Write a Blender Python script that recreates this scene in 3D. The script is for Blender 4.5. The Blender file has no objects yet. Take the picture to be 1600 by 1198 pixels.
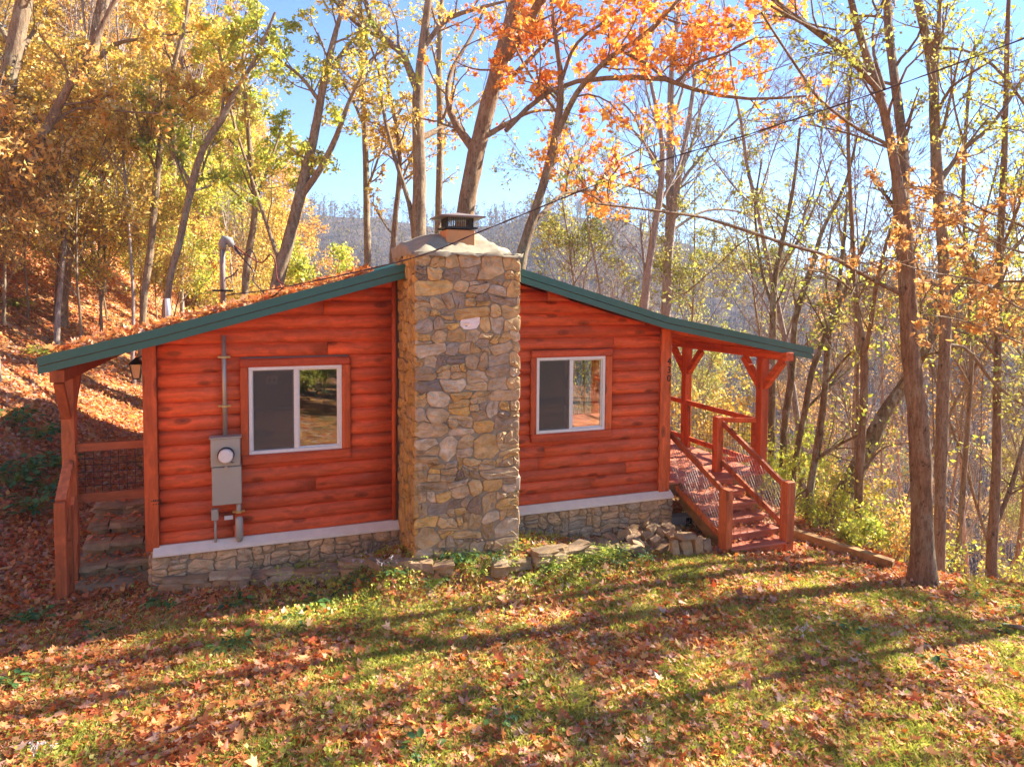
import bpy, bmesh, math, random
import numpy as np
from mathutils import Vector, Matrix
random.seed(7)
rng = np.random.default_rng(11)
SC = bpy.context.scene
COL = SC.collection
R = math.radians

# ------------------------------------------------------------------ camera
CAM = np.array([1.1287, -9.2426, 3.1552])
YAW, PITCH, ROLL = .3589, .0487, .0074
F = 1067.2                                   # focal length in px of a 1600 px wide frame
_fw = np.array([math.sin(YAW)*math.cos(PITCH), math.cos(YAW)*math.cos(PITCH), -math.sin(PITCH)])
_r = np.array([math.cos(YAW), -math.sin(YAW), 0.]); _u = np.cross(_r, _fw)
_R = _r*math.cos(ROLL)+_u*math.sin(ROLL); _U = -_r*math.sin(ROLL)+_u*math.cos(ROLL)
cd = bpy.data.cameras.new('camera'); cam = bpy.data.objects.new('camera', cd); COL.objects.link(cam)
cd.sensor_width = 36; cd.lens = F/1600*36; cd.shift_y = -89.88/1600
cd.clip_start = .1; cd.clip_end = 3000
M = Matrix([[_R[i], _U[i], -_fw[i], CAM[i]] for i in range(3)]+[[0, 0, 0, 1]])
cam.matrix_world = M
SC.camera = cam

# ------------------------------------------------------------------ light
SUN_AZ, SUN_EL = 87, 36                      # azimuth clockwise from +Y (towards +X)
W = bpy.data.worlds.new('World'); SC.world = W; W.use_nodes = True
nt = W.node_tree; bg = nt.nodes['Background']; sky = nt.nodes.new('ShaderNodeTexSky')
sky.sky_type = 'NISHITA'; sky.sun_disc = False
sky.sun_elevation = R(SUN_EL); sky.sun_rotation = R(SUN_AZ)
sky.air_density = .75; sky.dust_density = .0; sky.ozone_density = 6.0; sky.altitude = 900
nt.links.new(sky.outputs[0], bg.inputs[0]); bg.inputs[1].default_value = .086
sd = bpy.data.lights.new('sun', 'SUN'); sd.energy = 4.7; sd.angle = R(.53); sd.color = (1, .91, .78)
so = bpy.data.objects.new('sun', sd); COL.objects.link(so)
dv = Vector((math.sin(R(SUN_AZ))*math.cos(R(SUN_EL)), math.cos(R(SUN_AZ))*math.cos(R(SUN_EL)), math.sin(R(SUN_EL))))
so.rotation_euler = dv.to_track_quat('Z', 'Y').to_euler(); so.location = (20, 2, 20)
SC.view_settings.view_transform = 'Standard'; SC.view_settings.look = 'None'
SC.view_settings.exposure = 2.15; SC.view_settings.gamma = 1; SC.view_settings.use_curve_mapping = False
SC.cycles.use_denoising = True
SC.cycles.max_bounces = 7; SC.cycles.diffuse_bounces = 4; SC.cycles.transparent_max_bounces = 8
SC.cycles.sample_clamp_indirect = 6

# ------------------------------------------------------------------ node helpers
class NT:
    def __init__(s, name, rough=.8, spec=.3):
        s.m = bpy.data.materials.new(name); s.m.use_nodes = True; s.t = s.m.node_tree
        s.b = s.t.nodes['Principled BSDF']; s.o = s.t.nodes['Material Output']
        s.b.inputs['Roughness'].default_value = rough; s.b.inputs['Specular IOR Level'].default_value = spec
    def n(s, kind, ins=None, **pr):
        x = s.t.nodes.new('ShaderNode'+kind)
        for k, v in pr.items(): setattr(x, k, v)
        for k, v in (ins or {}).items(): s.put(x.inputs[k], v)
        return x
    def put(s, sock, v):
        if isinstance(v, bpy.types.NodeSocket): s.t.links.new(v, sock)
        elif isinstance(v, tuple) and len(v) == 3 and sock.type == 'RGBA': sock.default_value = v+(1,)
        else: sock.default_value = v
    def ramp(s, fac, stops, interp='LINEAR'):
        x = s.n('ValToRGB', {0: fac}); r = x.color_ramp; r.interpolation = interp
        while len(r.elements) < len(stops): r.elements.new(.5)
        for e, (p, c) in zip(r.elements, stops):
            e.position = p; e.color = (c if isinstance(c, tuple) else (c, c, c))+(1,)
        return x.outputs[0]
    def mix(s, f, a, b, mode='MIX'):
        x = s.n('MixRGB', {0: f, 1: a, 2: b}, blend_type=mode); return x.outputs[0]
    def math(s, op, a, b=0.):
        return s.n('Math', {0: a, 1: b}, operation=op).outputs[0]
    def noise(s, vec, scale, detail=4, rough=.55):
        return s.n('TexNoise', {'Vector': vec, 'Scale': scale, 'Detail': detail, 'Roughness': rough}).outputs[0]
    def coords(s, scale=(1, 1, 1), offset=True):
        tc = s.n('TexCoord').outputs['Object']
        if offset:
            oi = s.n('ObjectInfo').outputs['Random']
            k = s.n('CombineXYZ', {0: s.math('MULTIPLY', oi, 37.), 1: s.math('MULTIPLY', oi, 91.), 2: s.math('MULTIPLY', oi, 53.)}).outputs[0]
            tc = s.n('VectorMath', {0: tc, 1: k}, operation='ADD').outputs[0]
        return s.n('Mapping', {0: tc, 3: scale}).outputs[0]
    def bump(s, h, strength=.4, dist=.01):
        s.put(s.b.inputs['Normal'], s.n('Bump', {'Height': h, 'Strength': strength, 'Distance': dist}).outputs[0])
    def col(s, c): s.put(s.b.inputs['Base Color'], c)

def plain(name, c, rough=.6, metal=0., spec=.4, var=.12, scale=20):
    k = NT(name, rough, spec); k.b.inputs['Metallic'].default_value = metal
    f = k.noise(k.coords(), scale, 5)
    k.col(k.mix(f, tuple(v*(1-var) for v in c), tuple(min(1, v*(1+var)) for v in c)))
    return k.m

def wood(name, c, axis, knots=True, dark=.42, worn=(.62, .26, .16), rough=.55):
    k = NT(name, rough, .3)
    lo, hi = .8, 16.
    sc = tuple(lo if i == axis else hi for i in range(3))
    v = k.coords(sc)
    wob = k.noise(k.coords((1.5, 1.5, 1.5)), 1.6, 3)
    v2 = k.n('VectorMath', {0: v, 1: k.n('CombineXYZ', {0: k.math('MULTIPLY', wob, 3.), 1: k.math('MULTIPLY', wob, 3.), 2: k.math('MULTIPLY', wob, 3.)}).outputs[0]}, operation='ADD').outputs[0]
    g = k.noise(v2, 1., 6, .65)
    base = k.mix(k.ramp(g, [(.3, 0.), (.72, 1.)]), tuple(x*.52 for x in c), tuple(min(1, x*1.14) for x in c))
    oi = k.n('ObjectInfo').outputs['Random']
    base = k.mix(1., base, k.ramp(oi, [(0, (.8, .74, .76)), (.5, (1., 1., 1.)), (1, (1.12, 1.16, 1.1))]), 'MULTIPLY')
    wn = k.noise(k.coords((1.3, 1.3, 4.) if axis == 0 else (2, 2, 1.3)), 1.7, 4)
    base = k.mix(k.ramp(wn, [(.58, 0.), (.78, .30)]), base, worn)
    dk = k.noise(k.coords((.9, 3, 5.) if axis == 0 else (3, 3, .9)), 2.1, 5)
    base = k.mix(k.ramp(dk, [(.52, 0.), (.74, .6)]), base, tuple(x*.40 for x in c))
    if knots:
        vk = k.n('TexVoronoi', {'Vector': k.coords(tuple(1.9 if i == axis else 4.6 for i in range(3))), 'Scale': 1.}).outputs['Distance']
        base = k.mix(k.ramp(vk, [(.05, .92), (.10, .55), (.14, .7), (.22, 0.)]), base, tuple(x*.22 for x in c))
    k.col(base); k.bump(g, .45, .008)
    return k.m

def stone_mat(name, stops, moss=.3, bump=.6):
    k = NT(name, .9, .2)
    oi = k.n('ObjectInfo').outputs['Random']
    base = k.ramp(oi, stops)
    n1 = k.noise(k.coords(), 7., 7, .68)
    base = k.mix(1., base, k.ramp(n1, [(.25, .55), (.5, .95), (.75, 1.38)]), 'MULTIPLY')
    n2 = k.noise(k.coords((1, 1, 2.5)), 3.3, 5, .6)
    base = k.mix(k.ramp(n2, [(.5, 0.), (.68, .55)]), base, (.36, .22, .06))
    n3 = k.noise(k.n('TexCoord').outputs['Object'], 2.2, 6, .7)
    base = k.mix(k.ramp(n3, [(.55, 0.), (.72, .6)]), base, (.10, .08, .055))
    n4 = k.noise(k.n('TexCoord').outputs['Object'], 30., 3, .6)
    base = k.mix(k.ramp(n4, [(.6, 0.), (.74, moss)]), base, (.42, .41, .33))
    k.col(base); k.bump(k.mix(.5, n1, k.noise(k.coords(), 38., 5, .6)), bump, .02)
    return k.m

def bark_mat(name, c1, c2, lichen=.3):
    k = NT(name, .95, .15)
    v = k.coords((9, 9, 1.6))
    n1 = k.noise(v, 2.2, 6, .7)
    base = k.mix(k.ramp(n1, [(.35, 0.), (.65, 1.)]), c1, c2)
    n2 = k.noise(k.coords((2, 2, 1.2)), 2.4, 5, .65)
    base = k.mix(k.ramp(n2, [(.50, 0.), (.60, lichen)]), base, (.40, .37, .26))
    n3 = k.noise(k.coords((3, 3, 2)), 3.5, 5, .7)
    base = k.mix(k.ramp(n3, [(.60, 0.), (.66, .8)]), base, tuple(x*.3 for x in c1))
    n5 = k.noise(k.coords((22, 22, 5)), 2.4, 5, .7); base = k.mix(k.ramp(n5, [(.35, .55), (.5, 0.)]), base, tuple(x*.35 for x in c1))
    k.col(base); k.bump(k.mix(.5, n1, n5), 1., .05)
    return k.m

def leaf_mat(name, stops, trans=.5, gloss=.03):
    k = NT(name)
    a = k.n('Attribute', attribute_name='rnd').outputs['Fac']
    c = k.ramp(a, stops)
    d = k.n('BsdfDiffuse', {0: c}); tcol = k.mix(1., c, (1.25, 1.15, .8), 'MULTIPLY')
    t = k.n('BsdfTranslucent', {0: tcol})
    ms = k.n('MixShader', {0: trans, 1: d.outputs[0], 2: t.outputs[0]})
    g = k.n('BsdfGlossy', {0: (1, 1, 1), 1: .55})
    m2 = k.n('MixShader', {0: gloss, 1: ms.outputs[0], 2: g.outputs[0]})
    k.t.links.new(m2.outputs[0], k.o.inputs[0])
    return k.m

STAIN = (.80, .135, .042)
Mt = {}
Mt['log'] = wood('red_stained_log', STAIN, 0)
Mt['post'] = wood('red_stained_post', (.74, .14, .036), 2)
Mt['beamX'] = wood('red_stained_beam_x', (.78, .15, .036), 0, knots=False)
Mt['beamY'] = wood('red_stained_beam_y', (.80, .15, .036), 1, knots=False)
Mt['brownZ'] = wood('brown_stained_post', (.48, .14, .05), 2)
Mt['brownX'] = wood('brown_stained_rail', (.46, .14, .055), 0)
Mt['rustZ'] = wood('rust_newel', (.62, .17, .06), 2, knots=True)
Mt['tread'] = wood('brick_red_tread', (.66, .22, .12), 0, knots=False, worn=(.42, .25, .22))
Mt['rawX'] = wood('weathered_raw_timber', (.40, .22, .09), 0)
Mt['rawY'] = wood('raw_stringer', (.42, .23, .08), 1)
Mt['green'] = plain('green_painted_metal', (.035, .125, .095), .35, .0, .5, .12, 6)
Mt['white'] = plain('white_vinyl', (.80, .80, .76), .4)
Mt['sill'] = plain('whitewashed_cement', (.82, .71, .56), .9, var=.14, scale=9)
Mt['mortar'] = plain('mortar', (.31, .26, .18), .95, var=.3, scale=30)
Mt['fmortar'] = plain('foundation_mortar', (.34, .25, .15), .95, var=.25, scale=30)
Mt['crown'] = plain('cement_crown', (.30, .25, .17), .95, var=.35, scale=12)
Mt['grey'] = plain('grey_enamel_steel', (.40, .39, .33), .45, .1, .4, .05, 4)
Mt['galv'] = plain('galvanised_conduit', (.42, .41, .36), .4, .5, .5, .1, 30)
Mt['mast'] = plain('dull_mast_steel', (.19, .145, .13), .6, .0, .4, .25, 20)
Mt['headmetal'] = plain('dull_cast_metal', (.24, .23, .22), .7, .0, .3, .2, 20)
Mt['brass'] = plain('zinc_clamp', (.55, .42, .2), .35, .7, .5)
Mt['black'] = plain('black_iron', (.02, .02, .022), .5, .2, .4)
Mt['wire'] = plain('dark_wire', (.045, .04, .035), .5, .5, .4)
Mt['lwire'] = plain('galvanised_wire', (.40, .36, .32), .4, .5, .4)
Mt['cable'] = plain('black_cable', (.07, .045, .045), .5)
Mt['rcable'] = plain('red_cable', (.16, .028, .02), .5)
Mt['terra'] = plain('flue_clay', (.50, .25, .11), .9)
Mt['concrete'] = plain('concrete_block', (.36, .33, .27), .95, var=.15)
Mt['inner'] = plain('interior_wall', (.26, .23, .20), .9)
Mt['innerf'] = plain('interior_floor', (.22, .12, .06), .5)
Mt['dial'] = plain('meter_dial', (.75, .73, .68), .3)
Mt['amber'] = plain('lantern_glass', (.75, .55, .33), .2)
CH = [(0, (.50, .36, .22)), (.14, (.60, .42, .20)), (.28, (.38, .29, .20)), (.42, (.70, .45, .15)), (.54, (.54, .42, .28)),
      (.66, (.60, .37, .13)), (.78, (.24, .20, .17)), (.88, (.66, .53, .36)), (1, (.40, .31, .22))]
Mt['chim'] = stone_mat('chimney_fieldstone', CH, .5)
Mt['chimside'] = stone_mat('ochre_chimney_stone', [(0, (.46, .28, .09)), (.35, (.55, .34, .10)), (.7, (.42, .27, .12)), (1, (.58, .36, .12))], .15)
Mt['found'] = stone_mat('foundation_stone', [(0, (.66, .43, .23)), (.3, (.74, .48, .25)), (.6, (.62, .42, .24)), (.85, (.48, .38, .26)), (1, (.72, .44, .21))], .25)
Mt['palest'] = plain('pale_quartz_stone', (.85, .76, .70), .8, var=.15, scale=14)
Mt['rock'] = stone_mat('border_rock', [(0, (.46, .29, .15)), (.3, (.36, .23, .13)), (.6, (.30, .22, .14)), (1, (.52, .36, .20))], .35)
Mt['step'] = stone_mat('mossy_step_stone', [(0, (.32, .26, .15)), (.5, (.37, .28, .16)), (1, (.28, .22, .14))], .15)
k = NT('window_glass', .02, .5)
gl = k.n('BsdfGlossy', {0: (.9, .95, 1.), 1: .015}); tr = k.n('BsdfTransparent', {0: (.80, .84, .80)})
fr = k.n('Fresnel', {0: 1.6}).outputs[0]
ms = k.n('MixShader', {0: k.math('ADD', k.math('MULTIPLY', fr, 1.5), .05), 1: tr.outputs[0], 2: gl.outputs[0]}); k.t.links.new(ms.outputs[0], k.o.inputs[0]); Mt['glass'] = k.m
k = NT('insect_screen', .9, .1)
tr = k.n('BsdfTransparent', {0: (.75, .75, .75)}); df = k.n('BsdfDiffuse', {0: (.24, .225, .21)})
ms = k.n('MixShader', {0: .28, 1: tr.outputs[0], 2: df.outputs[0]}); k.t.links.new(ms.outputs[0], k.o.inputs[0]); Mt['screen'] = k.m

LITTER = [(0, (.42, .11, .03)), (.12, (.58, .15, .04)), (.25, (.66, .24, .05)), (.36, (.46, .19, .08)), (.48, (.72, .33, .08)),
          (.58, (.30, .11, .06)), (.68, (.60, .34, .23)), (.8, (.74, .42, .14)), (.9, (.62, .11, .04)), (1, (.66, .46, .32))]
# ground material: soil, crumbled leaves and moss
def ground_mat(name, leaf=True, far=False):
    k = NT(name, .95, .1)
    tc = k.coords(offset=False)
    vor = k.n('TexVoronoi', {'Vector': tc, 'Scale': 9. if not far else .25}); rc = k.n('SeparateColor', {0: vor.outputs['Color']}).outputs[0]
    if far:
        c = k.ramp(rc, [(0, (.05, .038, .045)), (.3, (.075, .055, .06)), (.6, (.10, .07, .055)), (.85, (.13, .09, .05)), (1, (.07, .06, .04))])  # mountain ground darkened in its colour, as if the slope lay in shade
        n = k.noise(tc, .02, 5); c = k.mix(k.ramp(n, [(.45, 0.), (.65, .6)]), c, (.09, .075, .075))
    else:
        c = k.ramp(rc, [(p, tuple(x*.85 for x in q)) for p, q in LITTER])
        n = k.noise(tc, .7, 5, .65)
        c = k.mix(k.ramp(n, [(.52, 0.), (.62, .55)]), c, (.075, .095, .022))
        n2 = k.noise(tc, 3.1, 5, .65); c = k.mix(k.ramp(n2, [(.5, 0.), (.68, .7)]), c, (.07, .045, .025))
    k.col(c); k.bump(k.noise(tc, 12. if not far else .6, 5, .7), .8, .05 if not far else 1.5)
    return k.m
Mt['ground'] = ground_mat('leafy_ground'); Mt['far'] = ground_mat('shade_darkened_mountain', far=True)
Mt['litter'] = leaf_mat('fallen_leaf', LITTER, .3)
Mt['grass'] = leaf_mat('grass_blade', [(0, (.24, .30, .05)), (.4, (.42, .46, .09)), (.75, (.62, .60, .20)), (1, (.72, .64, .34))], .45)
Mt['herb'] = leaf_mat('dark_green_leaf', [(0, (.035, .10, .03)), (.6, (.06, .16, .04)), (1, (.14, .25, .05))], .3)
Mt['lime'] = leaf_mat('yellow_green_leaf', [(0, (.30, .42, .06)), (.5, (.52, .58, .08)), (1, (.76, .68, .14))], .5)
Mt['olive'] = leaf_mat('olive_yellow_leaf', [(0, (.17, .22, .05)), (.5, (.38, .40, .09)), (1, (.66, .58, .16))], .5)
Mt['gold'] = leaf_mat('golden_leaf', [(0, (.38, .34, .07)), (.35, (.60, .45, .10)), (.75, (.72, .54, .17)), (1, (.64, .36, .10))], .5)
Mt['amberleaf'] = leaf_mat('amber_leaf', [(0, (.60, .31, .08)), (.5, (.70, .45, .13)), (1, (.72, .55, .20))], .5)
Mt['greenish'] = leaf_mat('turning_green_leaf', [(0, (.26, .36, .06)), (.45, (.46, .50, .08)), (.75, (.72, .64, .12)), (1, (.80, .58, .12))], .5)
Mt['oak'] = leaf_mat('orange_red_leaf', [(0, (.60, .16, .04)), (.35, (.76, .28, .05)), (.7, (.82, .42, .08)), (1, (.84, .60, .14))], .5)
Mt['brownleaf'] = leaf_mat('faded_beech_leaf', [(0, (.50, .26, .09)), (.5, (.66, .38, .14)), (1, (.72, .50, .22))], .5)
Mt['aster'] = leaf_mat('pale_lavender_petal', [(0, (.55, .50, .62)), (1, (.78, .75, .80))], .3)
Mt['barkbrown'] = bark_mat('brown_bark', (.17, .105, .06), (.36, .235, .145), .35)
Mt['barkgrey'] = bark_mat('grey_bark', (.19, .13, .08), (.40, .285, .18), .45)
Mt['barkpale'] = bark_mat('pale_twig_bark', (.27, .21, .18), (.50, .40, .34), .1)
Mt['barkmoss'] = bark_mat('mossy_bark', (.15, .105, .055), (.32, .23, .12), .9)

# ------------------------------------------------------------------ object helpers
def setp(o, label=None, cat=None, group=None, kind=None):
    if label: o['label'] = label
    if cat: o['category'] = cat
    if group: o['group'] = group
    if kind: o['kind'] = kind
    return o
def thing(name, label, cat, loc=(0, 0, 0), group=None):
    o = bpy.data.objects.new(name, None); COL.objects.link(o); o.location = loc; o.empty_display_size = .2
    return setp(o, label, cat, group)
def link(name, me, parent=None, mat=None):
    if mat is not None: me.materials.append(mat)
    o = bpy.data.objects.new(name, me); COL.objects.link(o)
    if parent is not None:
        o.parent = parent; o.matrix_parent_inverse = Matrix.Translation(-Vector(world_loc(parent)))
    return o
def world_loc(p):
    v = Vector((0, 0, 0))
    q = p
    while q is not None:
        if q.type == 'EMPTY': v += Vector(q.location)
        q = q.parent
    return v
def mesh_np(name, V, Fc, n=None, smooth=False, rnd=None):
    """V (N,3); Fc (M,k) equal-sized faces"""
    V = np.asarray(V, dtype=np.float32).reshape(-1, 3); Fc = np.asarray(Fc, dtype=np.int32); m, k_ = Fc.shape
    me = bpy.data.meshes.new(name); me.vertices.add(len(V)); me.vertices.foreach_set('co', V.ravel())
    me.loops.add(m*k_); me.loops.foreach_set('vertex_index', Fc.ravel())
    me.polygons.add(m); me.polygons.foreach_set('loop_start', np.arange(0, m*k_, k_, dtype=np.int32))
    me.polygons.foreach_set('loop_total', np.full(m, k_, dtype=np.int32))
    if smooth: me.polygons.foreach_set('use_smooth', np.ones(m, dtype=bool))
    if rnd is not None:
        a = me.attributes.new('rnd', 'FLOAT', 'POINT'); a.data.foreach_set('value', np.asarray(rnd, dtype=np.float32).ravel())
    me.update(); me.validate()
    return me

class MB:
    """collects shapes of one mesh"""
    def __init__(s): s.v = []; s.f = []
    def add(s, vs, fs):
        b = len(s.v); s.v += [tuple(x) for x in vs]; s.f += [tuple(i+b for i in f) for f in fs]; return s
    def box(s, x0, x1, y0, y1, z0, z1):
        return s.add([(x0, y0, z0), (x1, y0, z0), (x1, y1, z0), (x0, y1, z0), (x0, y0, z1), (x1, y0, z1), (x1, y1, z1), (x0, y1, z1)],
                     [(0, 3, 2, 1), (4, 5, 6, 7), (0, 1, 5, 4), (1, 2, 6, 5), (2, 3, 7, 6), (3, 0, 4, 7)])
    def bar(s, a, b, w, h, up=(0, 0, 1)):
        a, b = Vector(a), Vector(b); d = (b-a).normalized(); sd_ = d.cross(Vector(up)).normalized(); u_ = sd_.cross(d)
        vs = []
        for p in (a, b):
            for i, j in ((-1, -1), (1, -1), (1, 1), (-1, 1)): vs.append(p+sd_*(i*w/2)+u_*(j*h/2))
        return s.add(vs, [(0, 3, 2, 1), (4, 5, 6, 7), (0, 1, 5, 4), (1, 2, 6, 5), (2, 3, 7, 6), (3, 0, 4, 7)])
    def tube(s, pts, r, n=8):
        rr = r if hasattr(r, '__len__') else [r]*len(pts)
        P = [Vector(p) for p in pts]; vs = []; fs = []; ref = None
        for i, p in enumerate(P):
            d = (P[min(i+1, len(P)-1)]-P[max(i-1, 0)]).normalized()
            if ref is None: ref = d.orthogonal().normalized()
            ref = (ref-d*ref.dot(d)).normalized(); c = d.cross(ref)
            for k_ in range(n):
                a = 2*math.pi*k_/n; vs.append(p+(ref*math.cos(a)+c*math.sin(a))*rr[i])
        for i in range(len(P)-1):
            for k_ in range(n):
                a = i*n+k_; b = i*n+(k_+1) % n; fs.append((a, b, b+n, a+n))
        fs.append(tuple(range(n))[::-1]); fs.append(tuple((len(P)-1)*n+k_ for k_ in range(n)))
        return s.add(vs, fs)
    def prism(s, poly, axis, a, b):
        """poly in the two other axes, extruded along axis from a to b"""
        def p3(p, t):
            return {0: (t, p[0], p[1]), 1: (p[0], t, p[1]), 2: (p[0], p[1], t)}[axis]
        n = len(poly)
        return s.add([p3(p, a) for p in poly]+[p3(p, b) for p in poly],
                     [tuple(range(n))[::-1], tuple(range(n, 2*n))]+[(i, (i+1) % n, (i+1) % n+n, i+n) for i in range(n)])
    def build(s, name, mat, parent=None, bevel=0, smooth=False):
        me = bpy.data.meshes.new(name); me.from_pydata(s.v, [], s.f)
        bm = bmesh.new(); bm.from_mesh(me); bmesh.ops.recalc_face_normals(bm, faces=bm.faces)
        if bevel: bmesh.ops.bevel(bm, geom=bm.edges[:], offset=bevel, segments=1, affect='EDGES', profile=.5)
        if smooth:
            for f in bm.faces: f.smooth = len(f.verts) == 4
        bm.to_mesh(me); bm.free()
        return link(name, me, parent, mat)

# ------------------------------------------------------------------ terrain
def sm(a, b, x):
    t = np.clip((x-a)/(b-a), 0, 1); return t*t*(3-2*t)
def vnoise(x, y, s, seed=0):
    """cheap smooth value noise"""
    x = np.asarray(x, dtype=float)/s+seed*17.3; y = np.asarray(y, dtype=float)/s+seed*5.1
    xi = np.floor(x); yi = np.floor(y); fx = x-xi; fy = y-yi; fx = fx*fx*(3-2*fx); fy = fy*fy*(3-2*fy)
    def h(a, b):
        v = np.sin(a*127.1+b*311.7+seed)*43758.5453; return v-np.floor(v)
    return (h(xi, yi)*(1-fx)+h(xi+1, yi)*fx)*(1-fy)+(h(xi, yi+1)*(1-fx)+h(xi+1, yi+1)*fx)*fy-.5
def edge(y):
    return np.where(y > -2.2, 9.42+.12*np.clip(y+2.2, 0, 3), 9.75+(-2.2-y)*1.45)
def gz(x, y):
    x = np.asarray(x, dtype=float); y = np.asarray(y, dtype=float)
    z = -.45-.02*np.clip(x-1, 0, None)-.05*np.clip(x-7, 0, 6)-.035*np.clip(-y-3, 0, 12)*sm(0, 8, x)
    z = z+.05*vnoise(x, y, 1.1, 1)+.10*vnoise(x, y, 3.1, 2)*sm(0, 1.5, np.abs(y+1))
    z = z+.31*sm(1.9, 2.9, x)*(1-sm(4.3, 6.2, x))*sm(-1.62, -1.18, y)*(1-sm(-.6, -.1, y)*.6)
    d = np.clip((x-edge(y))*.85, 0, None)
    # behind the house the ground falls away as well
    d2 = np.clip(y-8.5+.55*(x-4), 0, None)*.8*sm(-3, 4, x)
    dd = np.maximum(d, d2)
    fall = np.where(dd < 1, .5*dd*dd*1.3, .65*(dd-.5))
    fall = np.minimum(fall, 26)*1.0
    z = z-fall*(1-np.exp(-dd*2))*1.0+vnoise(x, y, 2.3, 3)*.5*sm(.5, 5, dd)
    s = -.95*x+.3*y-3.3
    h = .66*(np.sqrt(np.clip(s, -3, None)**2+1.2)+s)/2*sm(-3, 0, s)
    h = h+vnoise(x, y, 3.7, 4)*1.0*sm(0, 5, s)+vnoise(x, y, 1.3, 5)*.3*sm(0, 3, s)
    return z+np.minimum(h, 38)
az_t = np.radians([-70, -30, 0, 9, 14, 20, 24, 29, 35, 40, 46, 57, 70, 110])
el_t = np.array([3, 5, 5.2, 5.2, 4.8, 5.2, 6.2, 5.6, 3.6, 2.2, .9, .1, 0, 1.0])
def far_z(x, y):
    dx = x-CAM[0]; dy = y-CAM[1]; r = np.hypot(dx, dy); az = np.arctan2(dx, dy)
    el = np.interp(az, az_t, el_t); top = 3.1+400*np.tan(np.radians(el))
    zz = -24+(top+24)*sm(70, 400, r)**.85
    return zz+vnoise(x, y, 34, 7)*9*sm(80, 200, r)+vnoise(x, y, 13, 8)*3*sm(80, 200, r)
def ground_z(x, y): return np.maximum(gz(x, y), np.where(np.hypot(x-CAM[0], y-CAM[1]) > 60, far_z(x, y)-0*x, -99))

def polar(r0, r1, nr, a0, a1, na, fn, skirt=0):
    rr = np.geomspace(r0, r1, nr); aa = np.radians(np.linspace(a0, a1, na))
    Rr, A = np.meshgrid(rr, aa, indexing='ij'); X = CAM[0]+Rr*np.sin(A); Y = CAM[1]+Rr*np.cos(A); Z = fn(X, Y)
    V = np.stack([X, Y, Z], -1).reshape(-1, 3)
    i, j = np.meshgrid(np.arange(nr-1), np.arange(na-1), indexing='ij'); a = (i*na+j).ravel()
    return V, np.stack([a, a+1, a+na+1, a+na], -1)
V, Fc = polar(.4, 72, 170, -180, 180, 361, gz)
g = link('ground', mesh_np('ground', V, Fc, smooth=True), None, Mt['ground']); setp(g, 'leaf covered ground of lawn, hillside and falling slope', None, None, 'structure')
V, Fc = polar(60, 450, 90, -180, 180, 361, lambda X, Y: far_z(X, Y)-np.where(np.hypot(X-CAM[0], Y-CAM[1]) < 66, 1.5, 0))
g = link('mountain', mesh_np('mountain', V, Fc, smooth=True), None, Mt['far']); setp(g, 'wooded mountain ridge across the valley', None, None, 'structure')

# ------------------------------------------------------------------ cabin
S = .178
ROOF = [(-1.08, 2.40), (.10, 2.70), (3.65, 3.70), (6.83, 2.80), (9.60, 2.275)]      # (x, z of the top skin at the gable)
def roof_z(x): return float(np.interp(x, [p[0] for p in ROOF], [p[1] for p in ROOF]))
def roof_y(y): return 0.0
XL, XR, YB = 0.0, 7.07, 7.0
cabin = thing('cabin', 'small cabin with red stained log siding, stone foundation and green metal roof', 'cabin')
CHX0, CHX1, CHY = 2.95, 4.26, -1.11
prof = [(0, 0), (-.022, .012), (-.044, .045), (-.052, .089), (-.044, .133), (-.022, .166), (0, .178)]
def x_under_roof(z, side):
    """x on the left/right roof slope where the wall top is at height z"""
    off = .13
    if side < 0: return float(np.interp(z+off, [2.40, 2.70, 3.70], [-1.08, .10, 3.65]))
    return float(np.interp(z+off, [2.275, 2.80, 3.70][::1], [9.60, 6.83, 3.65]))
def log_piece(k_, x0, x1, cutl, cutr, z0=None):
    vs = []; n = len(prof)
    for (yy, dz) in prof:
        z = k_*S+dz
        if z0 is not None: z = max(z, z0)
        a = max(x0, x_under_roof(z, -1)) if cutl else x0
        b = min(x1, x_under_roof(z, 1)) if cutr else x1
        vs.append((a, yy, z, b))
    m = MB()
    NX = max(2, int((x1-x0)/.35))
    ph = random.random()*9
    for t in range(NX+1):
        for (a, yy, z, b) in vs:
            x = a+(max(b, a)-a)*t/NX
            m.v.append((x, yy*(1+.10*math.sin(x*3.1+ph))-.002*random.random()-(0 if yy < 0 else 0), z+(.003*math.sin(x*2.3+ph) if yy < 0 else 0)))
    for t in range(NX):
        for i in range(n-1):
            a = t*n+i; m.f.append((a, a+1, a+1+n, a+n))
    m.f.append(tuple(range(n))[::-1]); m.f.append(tuple(NX*n+i for i in range(n)))
    return m.build('log', Mt['log'], cabin, smooth=True)
def joints(x0, x1, k_):
    """butt joints along a course"""
    out = [x0]
    L = x1-x0
    if L > 1.6 and random.random() < .55: out.append(x0+L*random.uniform(.2, .8))
    elif L > .9 and random.random() < .35: out.append(x0+L*random.uniform(.25, .75))
    out.append(x1); return out
def course(k_, x0, x1, cutl=False, cutr=False, z0=None):
    js = joints(x0, x1, k_)
    for a, b in zip(js[:-1], js[1:]):
        log_piece(k_, a+.0015, b-.0015, cutl, cutr, z0)
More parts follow.
